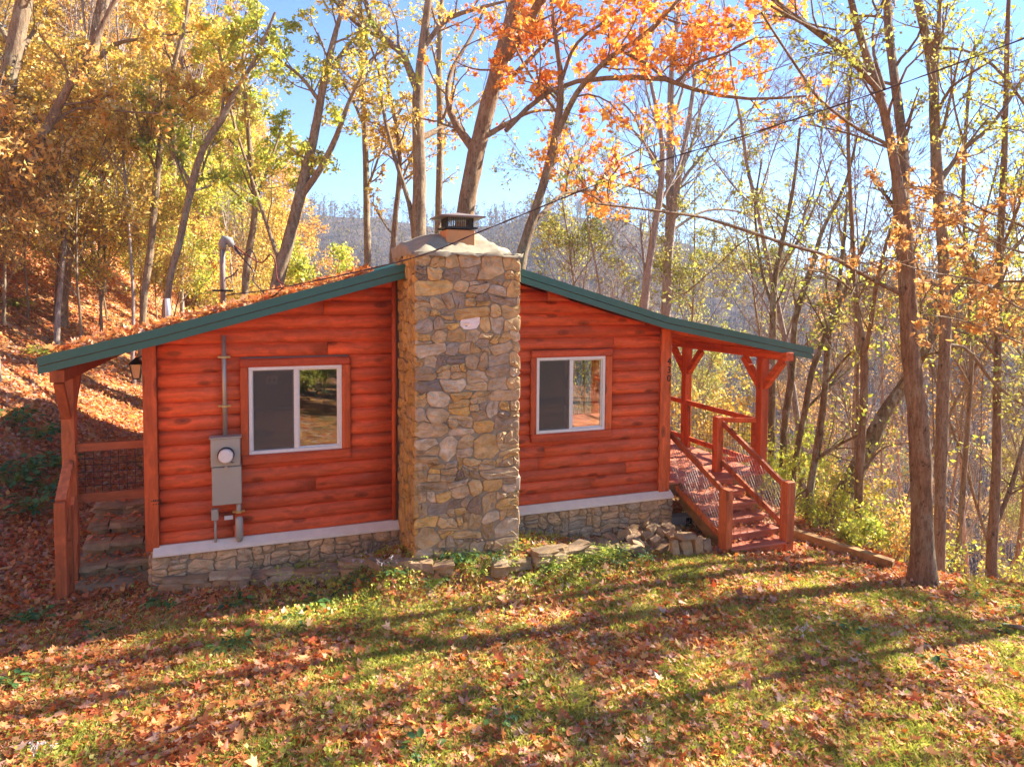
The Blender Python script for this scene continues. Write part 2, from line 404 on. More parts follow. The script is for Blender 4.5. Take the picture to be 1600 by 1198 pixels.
for k_ in range(0, 21):
    zt = (k_+1)*S; zb = k_*S
    z0 = .035 if k_ == 0 else None
    xl = max(XL, x_under_roof(zb, -1)); xr = 2.86
    if zb+.03 < 3.3 and xl < xr-.05:
        if 6 <= k_ <= 12 and k_*S > 1.0 and k_*S < 2.25:
            course(k_, xl, .945, k_ >= 13); course(k_, 2.28, xr)
        else: course(k_, xl, xr, k_ >= 13, False, z0)
    xl2 = 4.28; xr2 = min(XR, x_under_roof(zb, 1))
    if xr2 > xl2+.05 and zb < 3.3:
        if 6 <= k_ <= 12 and k_*S > 1.0 and k_*S < 2.25:
            course(k_, xl2, 4.895); course(k_, 6.215, xr2, False, k_ >= 13)
        else: course(k_, xl2, xr2, False, k_ >= 13, z0)
# side walls (whole courses)
def side_wall(x, sgn, openings):
    for k_ in range(0, 14):
        segs = [(0.02, YB)]
        for (a, b, z0, z1) in openings:
            if z0 < (k_+.5)*S < z1:
                segs = [s_ for p, q in segs for s_ in ((p, a), (b, q))]
        for a, b in segs:
            m = MB(); m.prism([(x+sgn*(-yy), k_*S+dz) for yy, dz in prof]+[(x-sgn*.01, (k_+1)*S), (x-sgn*.01, k_*S)], 1, a, b)
            m.build('log', Mt['log'], cabin)
side_wall(XL-.10, -1, [(2.6, 3.6, .1, 2.0)]); side_wall(XR+.13, 1, [(1.2, 3.6, .35, 2.1)])
# wall core (behind the logs), with window holes
m = MB()
def core(x0, x1, z0, z1): m.box(x0, x1, .004, .10, z0, z1)
for (a, b) in ((-.10, 1.03), (2.183, 4.97), (6.1, 7.2)): core(a, b, 0, 2.3)
core(1.03, 2.183, 0, 1.07); core(4.97, 6.10, 0, 1.07); core(1.03, 2.183, 2.20, 2.3); core(4.97, 6.10, 2.20, 2.3)
m.prism([(-.10, 2.302), (7.2, 2.302), (7.2, roof_z(7.2)-.14), (6.83, roof_z(6.83)-.14), (3.65, 3.56), (.1, 2.56), (-.10, 2.51)], 1, .004, .10)
m.build('gable_wall', Mt['inner'], cabin)
m = MB(); m.box(-.08, 7.18, YB-.1, YB, -.2, 2.45); m.box(-.085, -.02, .12, 2.6, 0, 2.4); m.box(-.085, -.02, 3.6, YB-.1, 0, 2.4); m.box(7.12, 7.185, .12, 1.2, 0, 2.4); m.box(7.12, 7.185, 3.6, YB-.1, 0, 2.4)
m.box(7.12, 7.185, 1.2, 3.6, 0, .35); m.box(7.12, 7.185, 1.2, 3.6, 2.1, 2.4)
m.box(3.9, 3.98, .12, 4.2, 0, 2.5); m.build('interior_wall', Mt['inner'], cabin)
m = MB(); m.box(-.02, 7.12, .11, YB-.11, .0, .05); m.build('interior_floor', Mt['innerf'], cabin)
m = MB(); m.box(-.02, 7.12, .11, YB-.11, 2.46, 2.5); m.build('ceiling', Mt['inner'], cabin)
m = MB(); m.box(.6, .603, .12, 2.6, 0.06, 2.40); m.box(.6, 2.9, 2.6, 2.65, .06, 2.4); m.build('partition', Mt['inner'], cabin)
m = MB(); m.box(1.27, 1.45, 2.57, 2.598, 1.62, 1.76); m.build('outlet_plate', Mt['white'], cabin)
m = MB()
for xx in (1.33, 1.40): m.tube([(xx, 2.571, 1.69), (xx, 2.56, 1.69)], .022, 8)
m.build('outlet', Mt['black'], cabin)
m = MB(); m.box(1.0, 1.7, 2.2, 2.56, .06, 1.25); m.build('cabinet', plain('brown_cabinet', (.16, .10, .07), .6), cabin)
# corner boards and trims
for (a, b, zt) in ((-.155, -.003, 2.56), (7.073, 7.262, 2.60)):
    MB().box(a, b, -.075, .03, -.02, zt).build('corner_board', Mt['post'], cabin, bevel=.006)
m = MB(); pts = [(2.88+.036*math.cos(t), -.03-.05*math.sin(t)) for t in np.linspace(0, math.pi, 8)]
m.prism(pts, 2, .04, 3.40); m.build('half_round_trim', Mt['post'], cabin, smooth=True)

def window(x0, x1, z0, z1, mir, blind):
    w = MB(); f = .044; y0, y1 = -.055, .02
    w.box(x0, x1, y0, y1, z1-f, z1); w.box(x0, x1, y0, y1, z0, z0+f); w.box(x0, x0+f, y0, y1, z0+f, z1-f); w.box(x1-f, x1, y0, y1, z0+f, z1-f)
    fr_ = w.build('window', Mt['white'], cabin, bevel=.004)
    xm = (x0+x1)/2
    MB().box(xm-.028, xm+.028, -.045, .012, z0+f, z1-f).build('mullion', Mt['white'], fr_, bevel=.004)
    for a, b, yy in ((x0+f, xm-.028, -.022), (xm+.028, x1-f, -.008)):
        s_ = MB(); t = .016
        s_.box(a, b, yy-.006, yy+.012, z1-f-t, z1-f); s_.box(a, b, yy-.006, yy+.012, z0+f, z0+f+t); s_.box(a, a+t, yy-.006, yy+.012, z0+f+t, z1-f-t); s_.box(b-t, b, yy-.006, yy+.012, z0+f+t, z1-f-t)
        s_.build('sash', Mt['white'], fr_)
        MB().box(a+t, b-t, yy, yy+.004, z0+f+t, z1-f-t).build('pane', Mt['glass'], fr_)
    MB().box(x0+f+.01, xm-.03, -.034, -.032, z0+f+.002, z1-f-.002).build('insect_screen', Mt['screen'], fr_)
    # trim boards: half-round planks nailed round the frame
    t = .115
    MB().box(x0-.10, x1+.115, -.085, -.004, z1+.002, z1+.108).build('trim_board', Mt['log'], cabin, bevel=.02)
    MB().box(x0-.095, x1+.12, -.095, -.004, z0-.125, z0-.002).build('trim_board', Mt['log'], cabin, bevel=.02)
    MB().box(x0-.098, x0-.003, -.07, -.004, z0, z1).build('trim_board', Mt['post'], cabin, bevel=.008)
    MB().box(x1+.003, x1+.112, -.07, -.004, z0, z1).build('trim_board', Mt['post'], cabin, bevel=.008)
window(1.031, 2.181, 1.075, 2.190, 0, 0)
window(4.968, 6.10, 1.078, 2.205, 0, 1)

# cement sill band and stone foundation
m = MB(); prf = [(.02, .034), (-.055, .034), (-.155, -.035), (-.16, -.075), (.02, -.075)]
m.prism(prf, 0, -.07, 2.93); sl = m.build('sill_band', Mt['sill'], cabin, bevel=.006)
m = MB(); m.prism(prf, 0, 4.28, 7.30); m.build('sill_band', Mt['sill'], cabin, bevel=.006)
m = MB(); m.box(-.09, 2.95, -.105, YB, -1.1, -.076); m.box(2.95, 4.28, 0, YB, -1.1, -.076); m.box(4.28, 7.30, -.105, YB, -1.6, -.076)
fnd = m.build('foundation', Mt['fmortar'], cabin)

# ---- stone packing: cells of a jittered coursed layout, cut as convex polygons
def clip_poly(P, nx, nz, d):
    out = []
    for i in range(len(P)):
        a, b = P[i], P[(i+1) % len(P)]; da = a[0]*nx+a[1]*nz-d; db = b[0]*nx+b[1]*nz-d
        if da <= 0: out.append(a)
        if (da < 0 < db) or (db < 0 < da):
            t = da/(da-db); out.append((a[0]+(b[0]-a[0])*t, a[1]+(b[1]-a[1])*t))
    return out
def stones_cells(x0, x1, z0, z1, wmean, hmean, rs, gap=.006, jitter=.3):
    out = []
    def split(a, b, c, d, lvl):
        w_, h = b-a, d-c; A = wmean*hmean*rs.choice([.35, .6, 1., 1.5, 2.3])
        if lvl > 3 and (w_*h < A or (w_ < .6*wmean and h < .75*hmean)): out.append((a, b, c, d)); return
        t = rs.uniform(.32, .68)
        if w_/wmean > h/hmean*rs.uniform(.75, 1.3): m_ = a+w_*t; split(a, m_, c, d, lvl+1); split(m_, b, c, d, lvl+1)
        else: m_ = c+h*t; split(a, b, c, m_, lvl+1); split(a, b, m_, d, lvl+1)
    split(x0, x1, z0, z1, 0)
    sd_ = rs.randint(1, 90); res = []
    def warp(x, z):
        e = min(1, max(.12, min(x-x0, x1-x)/.12)); f = min(1, max(0., min(z-z0, z1-z)/.06))
        return (x+e*(.075*float(vnoise(x, z, .16, sd_))+.05*float(vnoise(x, z, .07, sd_+1))), z+f*(.085*float(vnoise(x, z, .19, sd_+2))+.045*float(vnoise(x, z, .08, sd_+3))))
    for (a, b, c, d) in out:
        g_ = gap*rs.uniform(.5, 1.5); a, b, c, d = a+g_/2, b-g_/2, c+g_/2, d-g_/2; w_, h = b-a, d-c
        if w_ < .03 or h < .025: continue
        q = [rs.choice([.12, .2, .32, .42]) for _ in range(4)]; m_ = min(w_, h)
        Q = [(a+q[0]*m_, c), ((a+b)/2, c), (b-q[1]*m_, c), (b, c+q[1]*m_*.8), (b, (c+d)/2), (b, d-q[2]*m_*.8), (b-q[2]*m_, d), ((a+b)/2, d), (a+q[3]*m_, d), (a, d-q[3]*m_*.8), (a, (c+d)/2), (a, c+q[0]*m_*.8)]
        res.append([warp(*p) for p in Q])
    return res
def stone_from_cell(Q, place, depth, rs, mat, parent, name='stone', rough=.012):
    # rounded outline: corners cut, then two rising rings and a hub
    O = Q
    cx = sum(p[0] for p in O)/len(O); cz = sum(p[1] for p in O)/len(O); N = len(O)
    vs = []; sx, sz = rs.uniform(-.02, .02), rs.uniform(-.02, .02)
    size = max(.05, math.sqrt(abs(sum(O[i][0]*O[(i+1) % N][1]-O[(i+1) % N][0]*O[i][1] for i in range(N)))/2))
    for ring, (sc_, dp) in enumerate(((1, -.02), (1, depth*.5), (1-min(.3, .014/size), depth), (.5, depth*1.12))):
        for p in O:
            x = cx+(p[0]-cx)*sc_; z_ = cz+(p[1]-cz)*sc_
            d_ = dp+(0 if ring == 0 else (x-cx)*sx*3+(z_-cz)*sz*3+rs.uniform(-1, 1)*rough*(.4 if ring < 3 else 1))
            vs.append(place(x+rs.uniform(-.003, .003), z_+rs.uniform(-.003, .003), d_))
    vs.append(place(cx, cz, depth*1.15+rs.uniform(-.3, .8)*rough)); fs = []
    for r_ in range(3):
        for i in range(N):
            a = r_*N+i; b = r_*N+(i+1) % N; fs.append((a, b, b+N, a+N))
    for i in range(N): fs.append((3*N+i, 3*N+(i+1) % N, 4*N))
    m = MB(); m.add(vs, fs); return m.build(name, mat, parent, smooth=False)

rs = random.Random(5)
for (a, b) in ((-.09, 2.94), (4.28, 7.30)):
    for Q in stones_cells(a, b, -.62 if a < 1 else -.80, -.078, .19, .115, rs, .009):
        stone_from_cell(Q, lambda x, z, d: (x, -.107-d, z), rs.uniform(.014, .034), rs, Mt['found'], fnd)
for Q in stones_cells(-.1, .7, -.62, -.078, .2, .12, rs, .008):          # left return
    stone_from_cell(Q, lambda x, z, d: (-.092-d, x, z), rs.uniform(.014, .034), rs, Mt['found'], fnd)

# ---- chimney
m = MB(); m.box(CHX0, CHX1, CHY, .25, -.8, 3.64); chim = m.build('chimney', Mt['mortar'], cabin)
rs = random.Random(21); whitedone = False; best = None
cells = stones_cells(CHX0-.03, CHX1+.03, -.62, 3.62, .27, .16, rs, .006)
tgt = (3.61, 2.80)
def whitefit(Q):
    a, b, c, d = min(p[0] for p in Q), max(p[0] for p in Q), min(p[1] for p in Q), max(p[1] for p in Q)
    return ((a+b)/2-tgt[0])**2+((c+d)/2-tgt[1])**2+(b-a-.22)**2*3+(d-c-.19)**2*3
bi = min(range(len(cells)), key=lambda i: whitefit(cells[i]))
for i, Q in enumerate(cells):
    s_ = stone_from_cell(Q, lambda x, z, d: (x, CHY-.002-d, z), rs.uniform(.006, .036), rs, Mt['palest'] if i == bi else Mt['chim'], chim, rough=.016)
    if i == bi: s_['label'] = 'pale pinkish white stone'
for Q in stones_cells(CHY-.02, -.08, -.62, 3.62, .21, .19, rs, .010, .34):
    stone_from_cell(Q, lambda x, z, d: (CHX0-.002-d, x, z), rs.uniform(.012, .035), rs, Mt['chimside'], chim)
for Q in stones_cells(CHY-.02, -.08, -.62, 3.62, .33, .22, rs, .010, .3):
    stone_from_cell(Q, lambda x, z, d: (CHX1+.002+d, x, z), rs.uniform(.012, .035), rs, Mt['chim'], chim)
# uneven cement crown
nx, ny = 22, 18; vs = []; fs = []
for j in range(ny):
    for i in range(nx):
        x = CHX0-.05+(CHX1-CHX0+.11)*i/(nx-1); y = CHY-.05+(1.40+.05)*j/(ny-1); e_ = min(i, nx-1-i, j, ny-1-j)
        z = 3.66+.14*sm(0, 6, e_)+.13*sm(3, 9, j)+.07*float(vnoise(x, y, .22, 3))+.05*float(vnoise(x, y, .07, 4))-.02
        x += .05*float(vnoise(y, z, .15, 6)) if e_ == 0 else 0; y += .05*float(vnoise(x, z, .15, 5)) if e_ == 0 else 0
        vs.append((x, y, z))
for j in range(ny-1):
    for i in range(nx-1): a = j*nx+i; fs.append((a, a+1, a+nx+1, a+nx))
b0 = len(vs); ring = [i for i in range(nx)]+[j*nx+nx-1 for j in range(1, ny)]+[(ny-1)*nx+i for i in range(nx-2, -1, -1)]+[j*nx for j in range(ny-2, 0, -1)]
for q in ring: vs.append((vs[q][0]*.98+.02*3.6, vs[q][1], 3.575+.05*random.random()))
for i in range(len(ring)): fs.append((ring[i], b0+i, b0+(i+1) % len(ring), ring[(i+1) % len(ring)]))
m = MB(); m.add(vs, fs); m.build('cement_crown', Mt['crown'], chim, smooth=True)
m = MB(); m.box(3.41, 3.79, -.77, -.41, 3.75, 3.955); m.build('flue', Mt['terra'], chim, bevel=.01)
m = MB(); m.box(3.385, 3.815, -.795, -.385, 3.966, 3.99); m.build('flue_collar', Mt['black'], chim)
m = MB()
for i in range(15):
    t = i/14
    for (a, b) in (((3.43+.34*t, -.75), None), ((3.43+.34*t, -.43), None), ((3.43, -.75+.32*t), None), ((3.77, -.75+.32*t), None)):
        m.tube([(a[0], a[1], 3.99), (a[0], a[1], 4.12)], .004, 4)
m.build('spark_screen', Mt['wire'], chim)
m = MB(); hub = (3.60, -.59, 4.19); z = 4.11; c4 = [(3.30, -.87), (3.90, -.87), (3.90, -.31), (3.30, -.31)]
m.add([(x, y, z) for x, y in c4]+[(x, y, z+.018) for x, y in c4]+[hub], [(3, 2, 1, 0), (0, 1, 5, 4), (1, 2, 6, 5), (2, 3, 7, 6), (3, 0, 4, 7), (4, 5, 8), (5, 6, 8), (6, 7, 8), (7, 4, 8)])
m.build('rain_cap', Mt['mast'], chim)

# ---- roof: ribbed sheets per slope, trim, rafters
def slope_sheet(i, y0, y1, xa=None, xb=None):
    (x0, z0), (x1, z1) = ROOF[i], ROOF[i+1]
    def zz(x): return z0+(z1-z0)*(x-x0)/(x1-x0)
    a = x0 if xa is None else xa; b = x1 if xb is None else xb
    mm = MB(); mm.prism([(a, zz(a)-.012), (b, zz(b)-.012), (b, zz(b)), (a, zz(a))], 1, y0+.002, y1-.002)
    n = 3
    for q in range(n):
        yc = y0+(q+.5)*(y1-y0)/n
        mm.prism([(yc-.02, 0), (yc+.02, 0), (yc+.01, .02), (yc-.01, .02)], 0, 0, 1)
        for w_ in range(8):
            vi = len(mm.v)-8+w_; x, y, z = mm.v[vi]; X = a if x == 0 else b; mm.v[vi] = (X, y, zz(X)+z)
    return mm
YE = 7.6
m = MB(); under = [(x, z-.03) for x, z in ROOF]+[(x, z-.055) for x, z in ROOF[::-1]]
m.prism(under, 1, .27, YE-.05)
for seg in ([ROOF[0], ROOF[1], (CHX0-.01, roof_z(CHX0-.01))], [(CHX1+.02, roof_z(CHX1+.02)), ROOF[3], ROOF[4]]):
    m.prism([(x, z-.03) for x, z in seg]+[(x, z-.055) for x, z in seg[::-1]], 1, -.50, .265)
roofo = m.build('roof', Mt['beamY'], cabin)
ys = [-.57, .27, 1.19, 2.11, 3.03, 3.95, 4.87, 5.79, 6.71, YE]
for i in range(4):
    for j in range(len(ys)-1):
        xa = xb = None
        if j == 0 and i == 1: xb = CHX0-.008
        if j == 0 and i == 2: xa = CHX1+.03
        slope_sheet(i, ys[j], ys[j+1], xa, xb).build('roof_panel', Mt['green'], roofo)
# gable trim: two stepped green strips
def rake(x0, x1):
    xs = [x0]+[p[0] for p in ROOF if x0 < p[0] < x1]+[x1]
    for (dt, db, ya, yb, nm) in ((.022, -.075, -.605, -.56, 'rake_trim'), (-.083, -.165, -.592, -.555, 'fascia_trim')):
        for a, b in zip(xs[:-1], xs[1:]):
            za, zb = roof_z(a), roof_z(b)
            MB().prism([(a, za+db), (b, zb+db), (b, zb+dt), (a, za+dt)], 1, ya, yb).build(nm, Mt['green'], roofo)
    for a, b in zip(xs[:-1], xs[1:]):
        za, zb = roof_z(a), roof_z(b)
        MB().prism([(a, za-.16), (b, zb-.16), (b, zb-.03), (a, za-.03)], 1, -.548, -.505).build('rafter', Mt['beamX'], roofo)
rake(-1.08, CHX0-.012); rake(CHX1+.02, 9.60)
MB().box(9.575, 9.60, -.55, YE, 2.13, 2.255).build('eave_trim', Mt['green'], roofo)
MB().box(-1.08, -1.055, -.55, YE, 2.255, 2.385).build('eave_trim', Mt['green'], roofo)
for yy in np.arange(.1, YE, .61):
    a, b = ROOF[3], ROOF[4]
    MB().prism([(7.27, roof_z(7.27)-.165), (9.57, roof_z(9.57)-.165), (9.57, roof_z(9.57)-.057), (7.27, roof_z(7.27)-.057)], 1, yy, yy+.04).build('rafter', Mt['beamX'], roofo)
    MB().prism([(-1.05, roof_z(-1.05)-.155), (-.12, roof_z(-.12)-.155), (-.12, roof_z(-.12)-.057), (-1.05, roof_z(-1.05)-.057)], 1, yy, yy+.04).build('rafter', Mt['brownX'], roofo)

# ---- right porch: deck, posts, beam, braces, rails
DZ = .15
deck = MB().box(7.30, 9.16, .0, .045, DZ-.24, DZ-.035).build('deck', Mt['rawX'], cabin)
for i, y in enumerate(np.arange(-.05, 6.0, .145)):
    MB().box(7.275, 9.17, y, y+.139, DZ-.034, DZ).build('deck_board', Mt['tread'], deck)
for x in (7.32, 8.2, 9.11): MB().box(x, x+.045, .05, 6.0, DZ-.22, DZ-.036).build('joist', Mt['rawY'], deck)
for (x, y) in ((8.98, .05), (8.98, 2.1), (8.98, 4.2), (7.5, .6)):
    zg = float(gz(x, y)); MB().box(x, x+.13, y, y+.13, zg-.4, DZ-.245).build('deck_post', Mt['rawY'], deck)
BX = 9.0
for yy in (-.12, 2.03, 4.2, 5.9):
    MB().box(BX, BX+.145, yy, yy+.145, DZ+.001, 2.098).build('porch_post', Mt['post'], cabin, bevel=.005)
    c = yy+.072
    for s_ in (-1, 1):
        MB().bar((BX+.072, c+s_*.06, 1.62), (BX+.072, c+s_*.46, 2.07), .10, .10, up=(1, 0, 0)).build('brace', Mt['beamY'], cabin)
MB().box(BX-.003, BX+.148, -.66, 6.2, 2.10, 2.235).build('porch_beam', Mt['beamY'], cabin, bevel=.005)
MB().box(7.28, BX-.006, 2.05, 2.16, 2.18, 2.30).build('tie_beam', Mt['beamX'], cabin)
def rail(a, b, w=.05, h=.09, mat='beamX', name='rail', par=None): return MB().bar(a, b, w, h).build(name, Mt[mat], par or cabin, bevel=.004)
def wire_panel(p0, p1, q0, q1, pitch, mat='wire', r=.003, diag=False):
    """grid between edge p0-p1 (bottom) and q0-q1 (top)"""
    m = MB(); p0, p1, q0, q1 = map(Vector, (p0, p1, q0, q1)); L = (p1-p0).length; H = (q0-p0).length
    n = max(2, int(L/pitch)); k_ = max(2, int(H/pitch))
    P = lambda s, t: (p0.lerp(p1, s)).lerp(q0.lerp(q1, s), t)
    if not diag:
        for i in range(1, n): m.tube([P(i/n, 0), P(i/n, 1)], r, 4)
        for j in range(1, k_): m.tube([P(0, j/k_), P(1, j/k_)], r, 4)
    else:
        for i in range(-k_, n+1):
            for sg in (1, -1):
                a, b = (i, 0), (i+k_, k_)
                s0, s1 = i/n, (i+k_)/n; t0, t1 = (0, 1) if sg > 0 else (1, 0)
                if s0 < 0: t0 = t0+(t1-t0)*(-s0)/(s1-s0); s0 = 0
                if s1 > 1: t1 = t1-(t1-(0 if sg > 0 else 1))*(s1-1)/(s1-i/n); s1 = 1
                if s1 > s0: m.tube([P(s0, t0), P(s1, t1)], r, 4)
    return m.build('wire_mesh', Mt[mat], cabin)
xr_ = BX+.03
rail((xr_, .03, 1.03), (xr_, 2.03, 1.03), .045, .09, 'beamY'); rail((xr_, .03, .33), (xr_, 2.03, .33), .045, .09, 'beamY')
rail((xr_, 2.18, 1.03), (xr_, 4.2, 1.03), .045, .09, 'beamY'); rail((xr_, 2.18, .33), (xr_, 4.2, .33), .045, .09, 'beamY')
rail((xr_, 4.35, 1.03), (xr_, 5.9, 1.03), .045, .09, 'beamY'); rail((xr_, 4.35, .33), (xr_, 5.9, .33), .045, .09, 'beamY')
for (a, b) in ((.03, 2.03), (2.18, 4.2), (4.35, 5.9)): wire_panel((xr_, a, .37), (xr_, b, .37), (xr_, a, .99), (xr_, b, .99), .11)
MB().box(xr_-.03, xr_+.03, .03, .12, DZ, 1.0).build('rail_post', Mt['post'], cabin); MB().box(xr_-.03, xr_+.03, 1.93, 2.02, DZ, 1.0).build('rail_post', Mt['post'], cabin)
# stairs
st = MB(); YN = [-1.36, -1.12, -.885, -.645, -.405, -.16]; ZN = [-.50, -.37, -.24, -.105, .025, DZ]
XA, XB_ = 7.50, 8.50
poly = [(-.02, -.20), (-.02, .10)]
for i in (4, 3, 2, 1, 0): poly += [(YN[i+1]+.045, ZN[i]-.04+.0), (YN[i]+.045, ZN[i]-.04)]
poly += [(YN[0]+.045, -.66), (YN[0]+.30, -.70)]
poly2 = [(-.005, .108), (-.005, ZN[4]-.04)]
P_ = [(.0, .105)]
prev = .105
P_ = [(0, -.22), (0, .108), (YN[5]+.05, .108)]
for i in (4, 3, 2, 1, 0): P_ += [(YN[i+1]+.05, ZN[i]-.041), (YN[i]+.05, ZN[i]-.041)]
P_ += [(YN[0]+.05, -.72), (YN[0]+.22, -.72)]
stair = MB().prism(P_, 0, XA+.005, XA+.045).build('staircase', Mt['rawY'], cabin)
MB().prism(P_, 0, XB_-.045, XB_-.005).build('stringer', Mt['rawY'], stair)
for i in range(6):
    y0 = YN[i]; z = ZN[i]
    if i < 5: MB().box(XA-.035, XB_+.03, y0, y0+.285, z-.04, z).build('tread', Mt['tread'], stair, bevel=.01)
    else: MB().box(XA-.035, XB_+.03, y0, -.052, z-.038, z+.002).build('tread', Mt['tread'], stair, bevel=.01)
    zb = (ZN[i-1]) if i else -.74
    MB().box(XA+.047, XB_-.047, y0+.035, y0+.06, zb, z-.041).build('riser', Mt['tread'] if i else Mt['rustZ'], stair)
def gzf(x, y): return float(gz(x, y))
MB().box(7.395, 7.50, -1.33, -1.14, -.85, .36).build('newel_post', Mt['rustZ'], cabin, bevel=.006)
MB().box(8.45, 8.59, -1.36, -1.21, -.95, .385).build('newel_post', Mt['rustZ'], cabin, bevel=.006)
MB().box(8.37, 8.50, .20, .33, DZ, 1.09).build('newel_post', Mt['post'], cabin, bevel=.006)
MB().box(7.33, 7.44, .17, .28, DZ, 1.0).build('newel_post', Mt['post'], cabin, bevel=.006)
rail((7.455, .20, .86), (7.455, -1.14, .31), .05, .09, 'rustZ', 'handrail'); rail((7.455, .20, .10), (7.455, -1.14, -.36), .05, .09, 'rustZ')
rail((8.50, .22, .98), (8.50, -1.21, .325), .05, .09, 'rustZ', 'handrail'); rail((8.50, .22, .32), (8.50, -1.21, -.27), .05, .09, 'rustZ')
wire_panel((7.455, .15, .14), (7.455, -1.12, -.30), (7.455, .15, .79), (7.455, -1.12, .27), .10, 'lwire', .0035, True)
wire_panel((8.50, .18, .36), (8.50, -1.18, -.20), (8.50, .18, .91), (8.50, -1.18, .28), .10, 'lwire', .0035, True)
rail((8.50, .28, 1.03), (BX, .0, 1.035), .05, .08, 'beamX'); rail((8.50, .28, .36), (BX, .0, .36), .05, .08, 'beamX')
wire_panel((8.52, .27, .40), (BX, .01, .40), (8.52, .27, .99), (BX, .01, .99), .09)
# ---- left porch
MB().box(-1.085, -.945, .30, .44, -1.0, 2.085).build('porch_post', Mt['brownZ'], cabin, bevel=.005)
MB().box(-1.085, -.945, 7.12, 7.26, -.6, 2.085).build('porch_post', Mt['brownZ'], cabin, bevel=.005)
MB().box(-1.09, -.94, -.12, YE-.3, 2.088, 2.23).build('porch_beam', Mt['brownZ'], cabin, bevel=.005)
MB().bar((-1.015, .26, 1.62), (-1.015, -.05, 2.08), .07, .10, up=(1, 0, 0)).build('brace', Mt['brownZ'], cabin)
MB().bar((-1.015, .48, 1.70), (-1.015, .80, 2.08), .07, .10, up=(1, 0, 0)).build('brace', Mt['brownZ'], cabin)
rail((-.945, .36, 1.225), (-.10, .30, 1.235), .05, .10, 'brownX'); rail((-.945, .36, .60), (-.10, .30, .61), .05, .11, 'brownX')
wire_panel((-.945, .36, .655), (-.12, .30, .66), (-.945, .36, 1.17), (-.12, .30, 1.18), .085, 'black', .0045)
MB().box(-.97, -.93, .27, .33, .05, 1.16).build('rail_post', Mt['brownZ'], cabin)
MB().box(-1.07, -.955, -.17, -.05, -.95, .70).build('newel_post', Mt['rustZ'], cabin, bevel=.006)
rail((-1.01, .30, 1.08), (-1.01, -.11, .71), .11, .05, 'rustZ', 'handrail'); rail((-.965, .30, .62), (-.965, -.05, .22), .04, .10, 'rustZ')
MB().box(-.975, -.935, .0, .10, -.62, .60).build('rail_post', Mt['brownZ'], cabin)

# ------------------------------------------------------------------ separate fittings
t = thing('house_number', 'dark metal house number 430 running down the corner board beside the right porch', 'house number', (7.2, -.08, 2.0))
for ch, z in (('4', 2.09), ('3', 1.955), ('0', 1.82)):
    fc = bpy.data.curves.new('digit', 'FONT'); fc.body = ch; fc.size = .15; fc.extrude = .004; fc.align_x = 'CENTER'; fc.align_y = 'CENTER'
    to = bpy.data.objects.new('digit_curve', fc); COL.objects.link(to); bpy.context.view_layer.update()
    me = bpy.data.meshes.new_from_object(to.evaluated_get(bpy.context.evaluated_depsgraph_get())); bpy.data.objects.remove(to)
    me.transform(Matrix.Translation((7.215, -.083, z)) @ Matrix.Rotation(R(90), 4, 'X')); link('digit', me, t, Mt['black'])

t = thing('electric_meter', 'grey electric meter cabinet with round dial below a vertical conduit on the log wall', 'electric meter', (.76, -.06, .5))
MB().box(.59, .93, -.20, -.062, .985, 1.335).build('meter_box', Mt['grey'], t, bevel=.008)
MB().box(.60, .94, -.205, -.062, .507, .978).build('breaker_box', Mt['grey'], t, bevel=.008)
MB().box(.575, .945, -.215, -.060, 1.337, 1.352).build('drip_lid', Mt['grey'], t)
MB().box(.745, .785, -.222, -.20, .952, .992).build('latch', Mt['galv'], t)
MB().tube([(.765, -.20, 1.13), (.765, -.225, 1.13)], .098, 24).build('meter_ring', Mt['black'], t, smooth=True)
dl = MB().tube([(.765, -.225, 1.13), (.765, -.29, 1.13), (.765, -.305, 1.13)], [.086, .086, .07], 24).build('meter_dial', Mt['dial'], t, smooth=True)
m = MB(); m.box(.700, .712, -.309, -.3055, 1.143, 1.157)
for i in range(5): m.box(.720+i*.018, .734+i*.018, -.309, -.3055, 1.138, 1.164)
for i in range(4): m.tube([(.725+i*.027, -.306, 1.108), (.725+i*.027, -.309, 1.108)], .009, 8)
m.build('dial_marking', Mt['black'], dl)
MB().tube([(.80, -.23, 1.05), (.85, -.225, 1.035)], .006, 5).build('seal_wire', Mt['black'], t)
MB().tube([(.755, -.10, 1.35), (.75, -.10, 2.60)], .027, 10).build('conduit', Mt['galv'], t, smooth=True)
MB().tube([(.90, -.115, .507), (.90, -.115, .40), (.90, -.115, .39)], .030, 10).build('conduit', Mt['grey'], t, smooth=True)
MB().tube([(.905, -.12, .32), (.905, -.13, .29), (.905, -.13, .06), (.905, -.10, .02)], [.03, .047, .047, .04], 12).build('expansion_joint', Mt['grey'], t, smooth=True)
MB().box(.585, .665, -.14, -.06, .305, .44).build('junction_box', Mt['grey'], t, bevel=.005)
MB().tube([(.628, -.10, .305), (.628, -.10, .02)], .014, 8).build('conduit', Mt['grey'], t, smooth=True)
MB().box(.73, .83, -.065, -.055, .275, .325).build('label_plate', Mt['dial'], t)
for (x, z) in ((.752, 2.33), (.752, 1.72), (.90, .375)):
    m = MB(); m.box(x-.07, x+.07, -.085, -.055, z-.012, z+.012); m.tube([(x-.06, -.10, z), (x-.06, -.085, z)], .014, 6); m.tube([(x+.06, -.10, z), (x+.06, -.085, z)], .014, 6); m.box(x-.032, x+.032, -.132, -.12, z-.012, z+.012)
    m.build('clamp', Mt['brass'], t)
t = thing('service_mast', 'brown steel service mast with a capped weatherhead standing up through the left roof slope', 'mast', (.75, -.1, 2.9))
MB().tube([(.75, -.10, 2.86), (.75, -.10, 3.70)], .032, 10).build('pipe', Mt['mast'], t, smooth=True)
MB().tube([(.75, -.10, 2.88), (.75, -.10, 2.96), (.75, -.10, 3.0)], [.085, .05, .034], 10).build('flashing', Mt['black'], t, smooth=True)
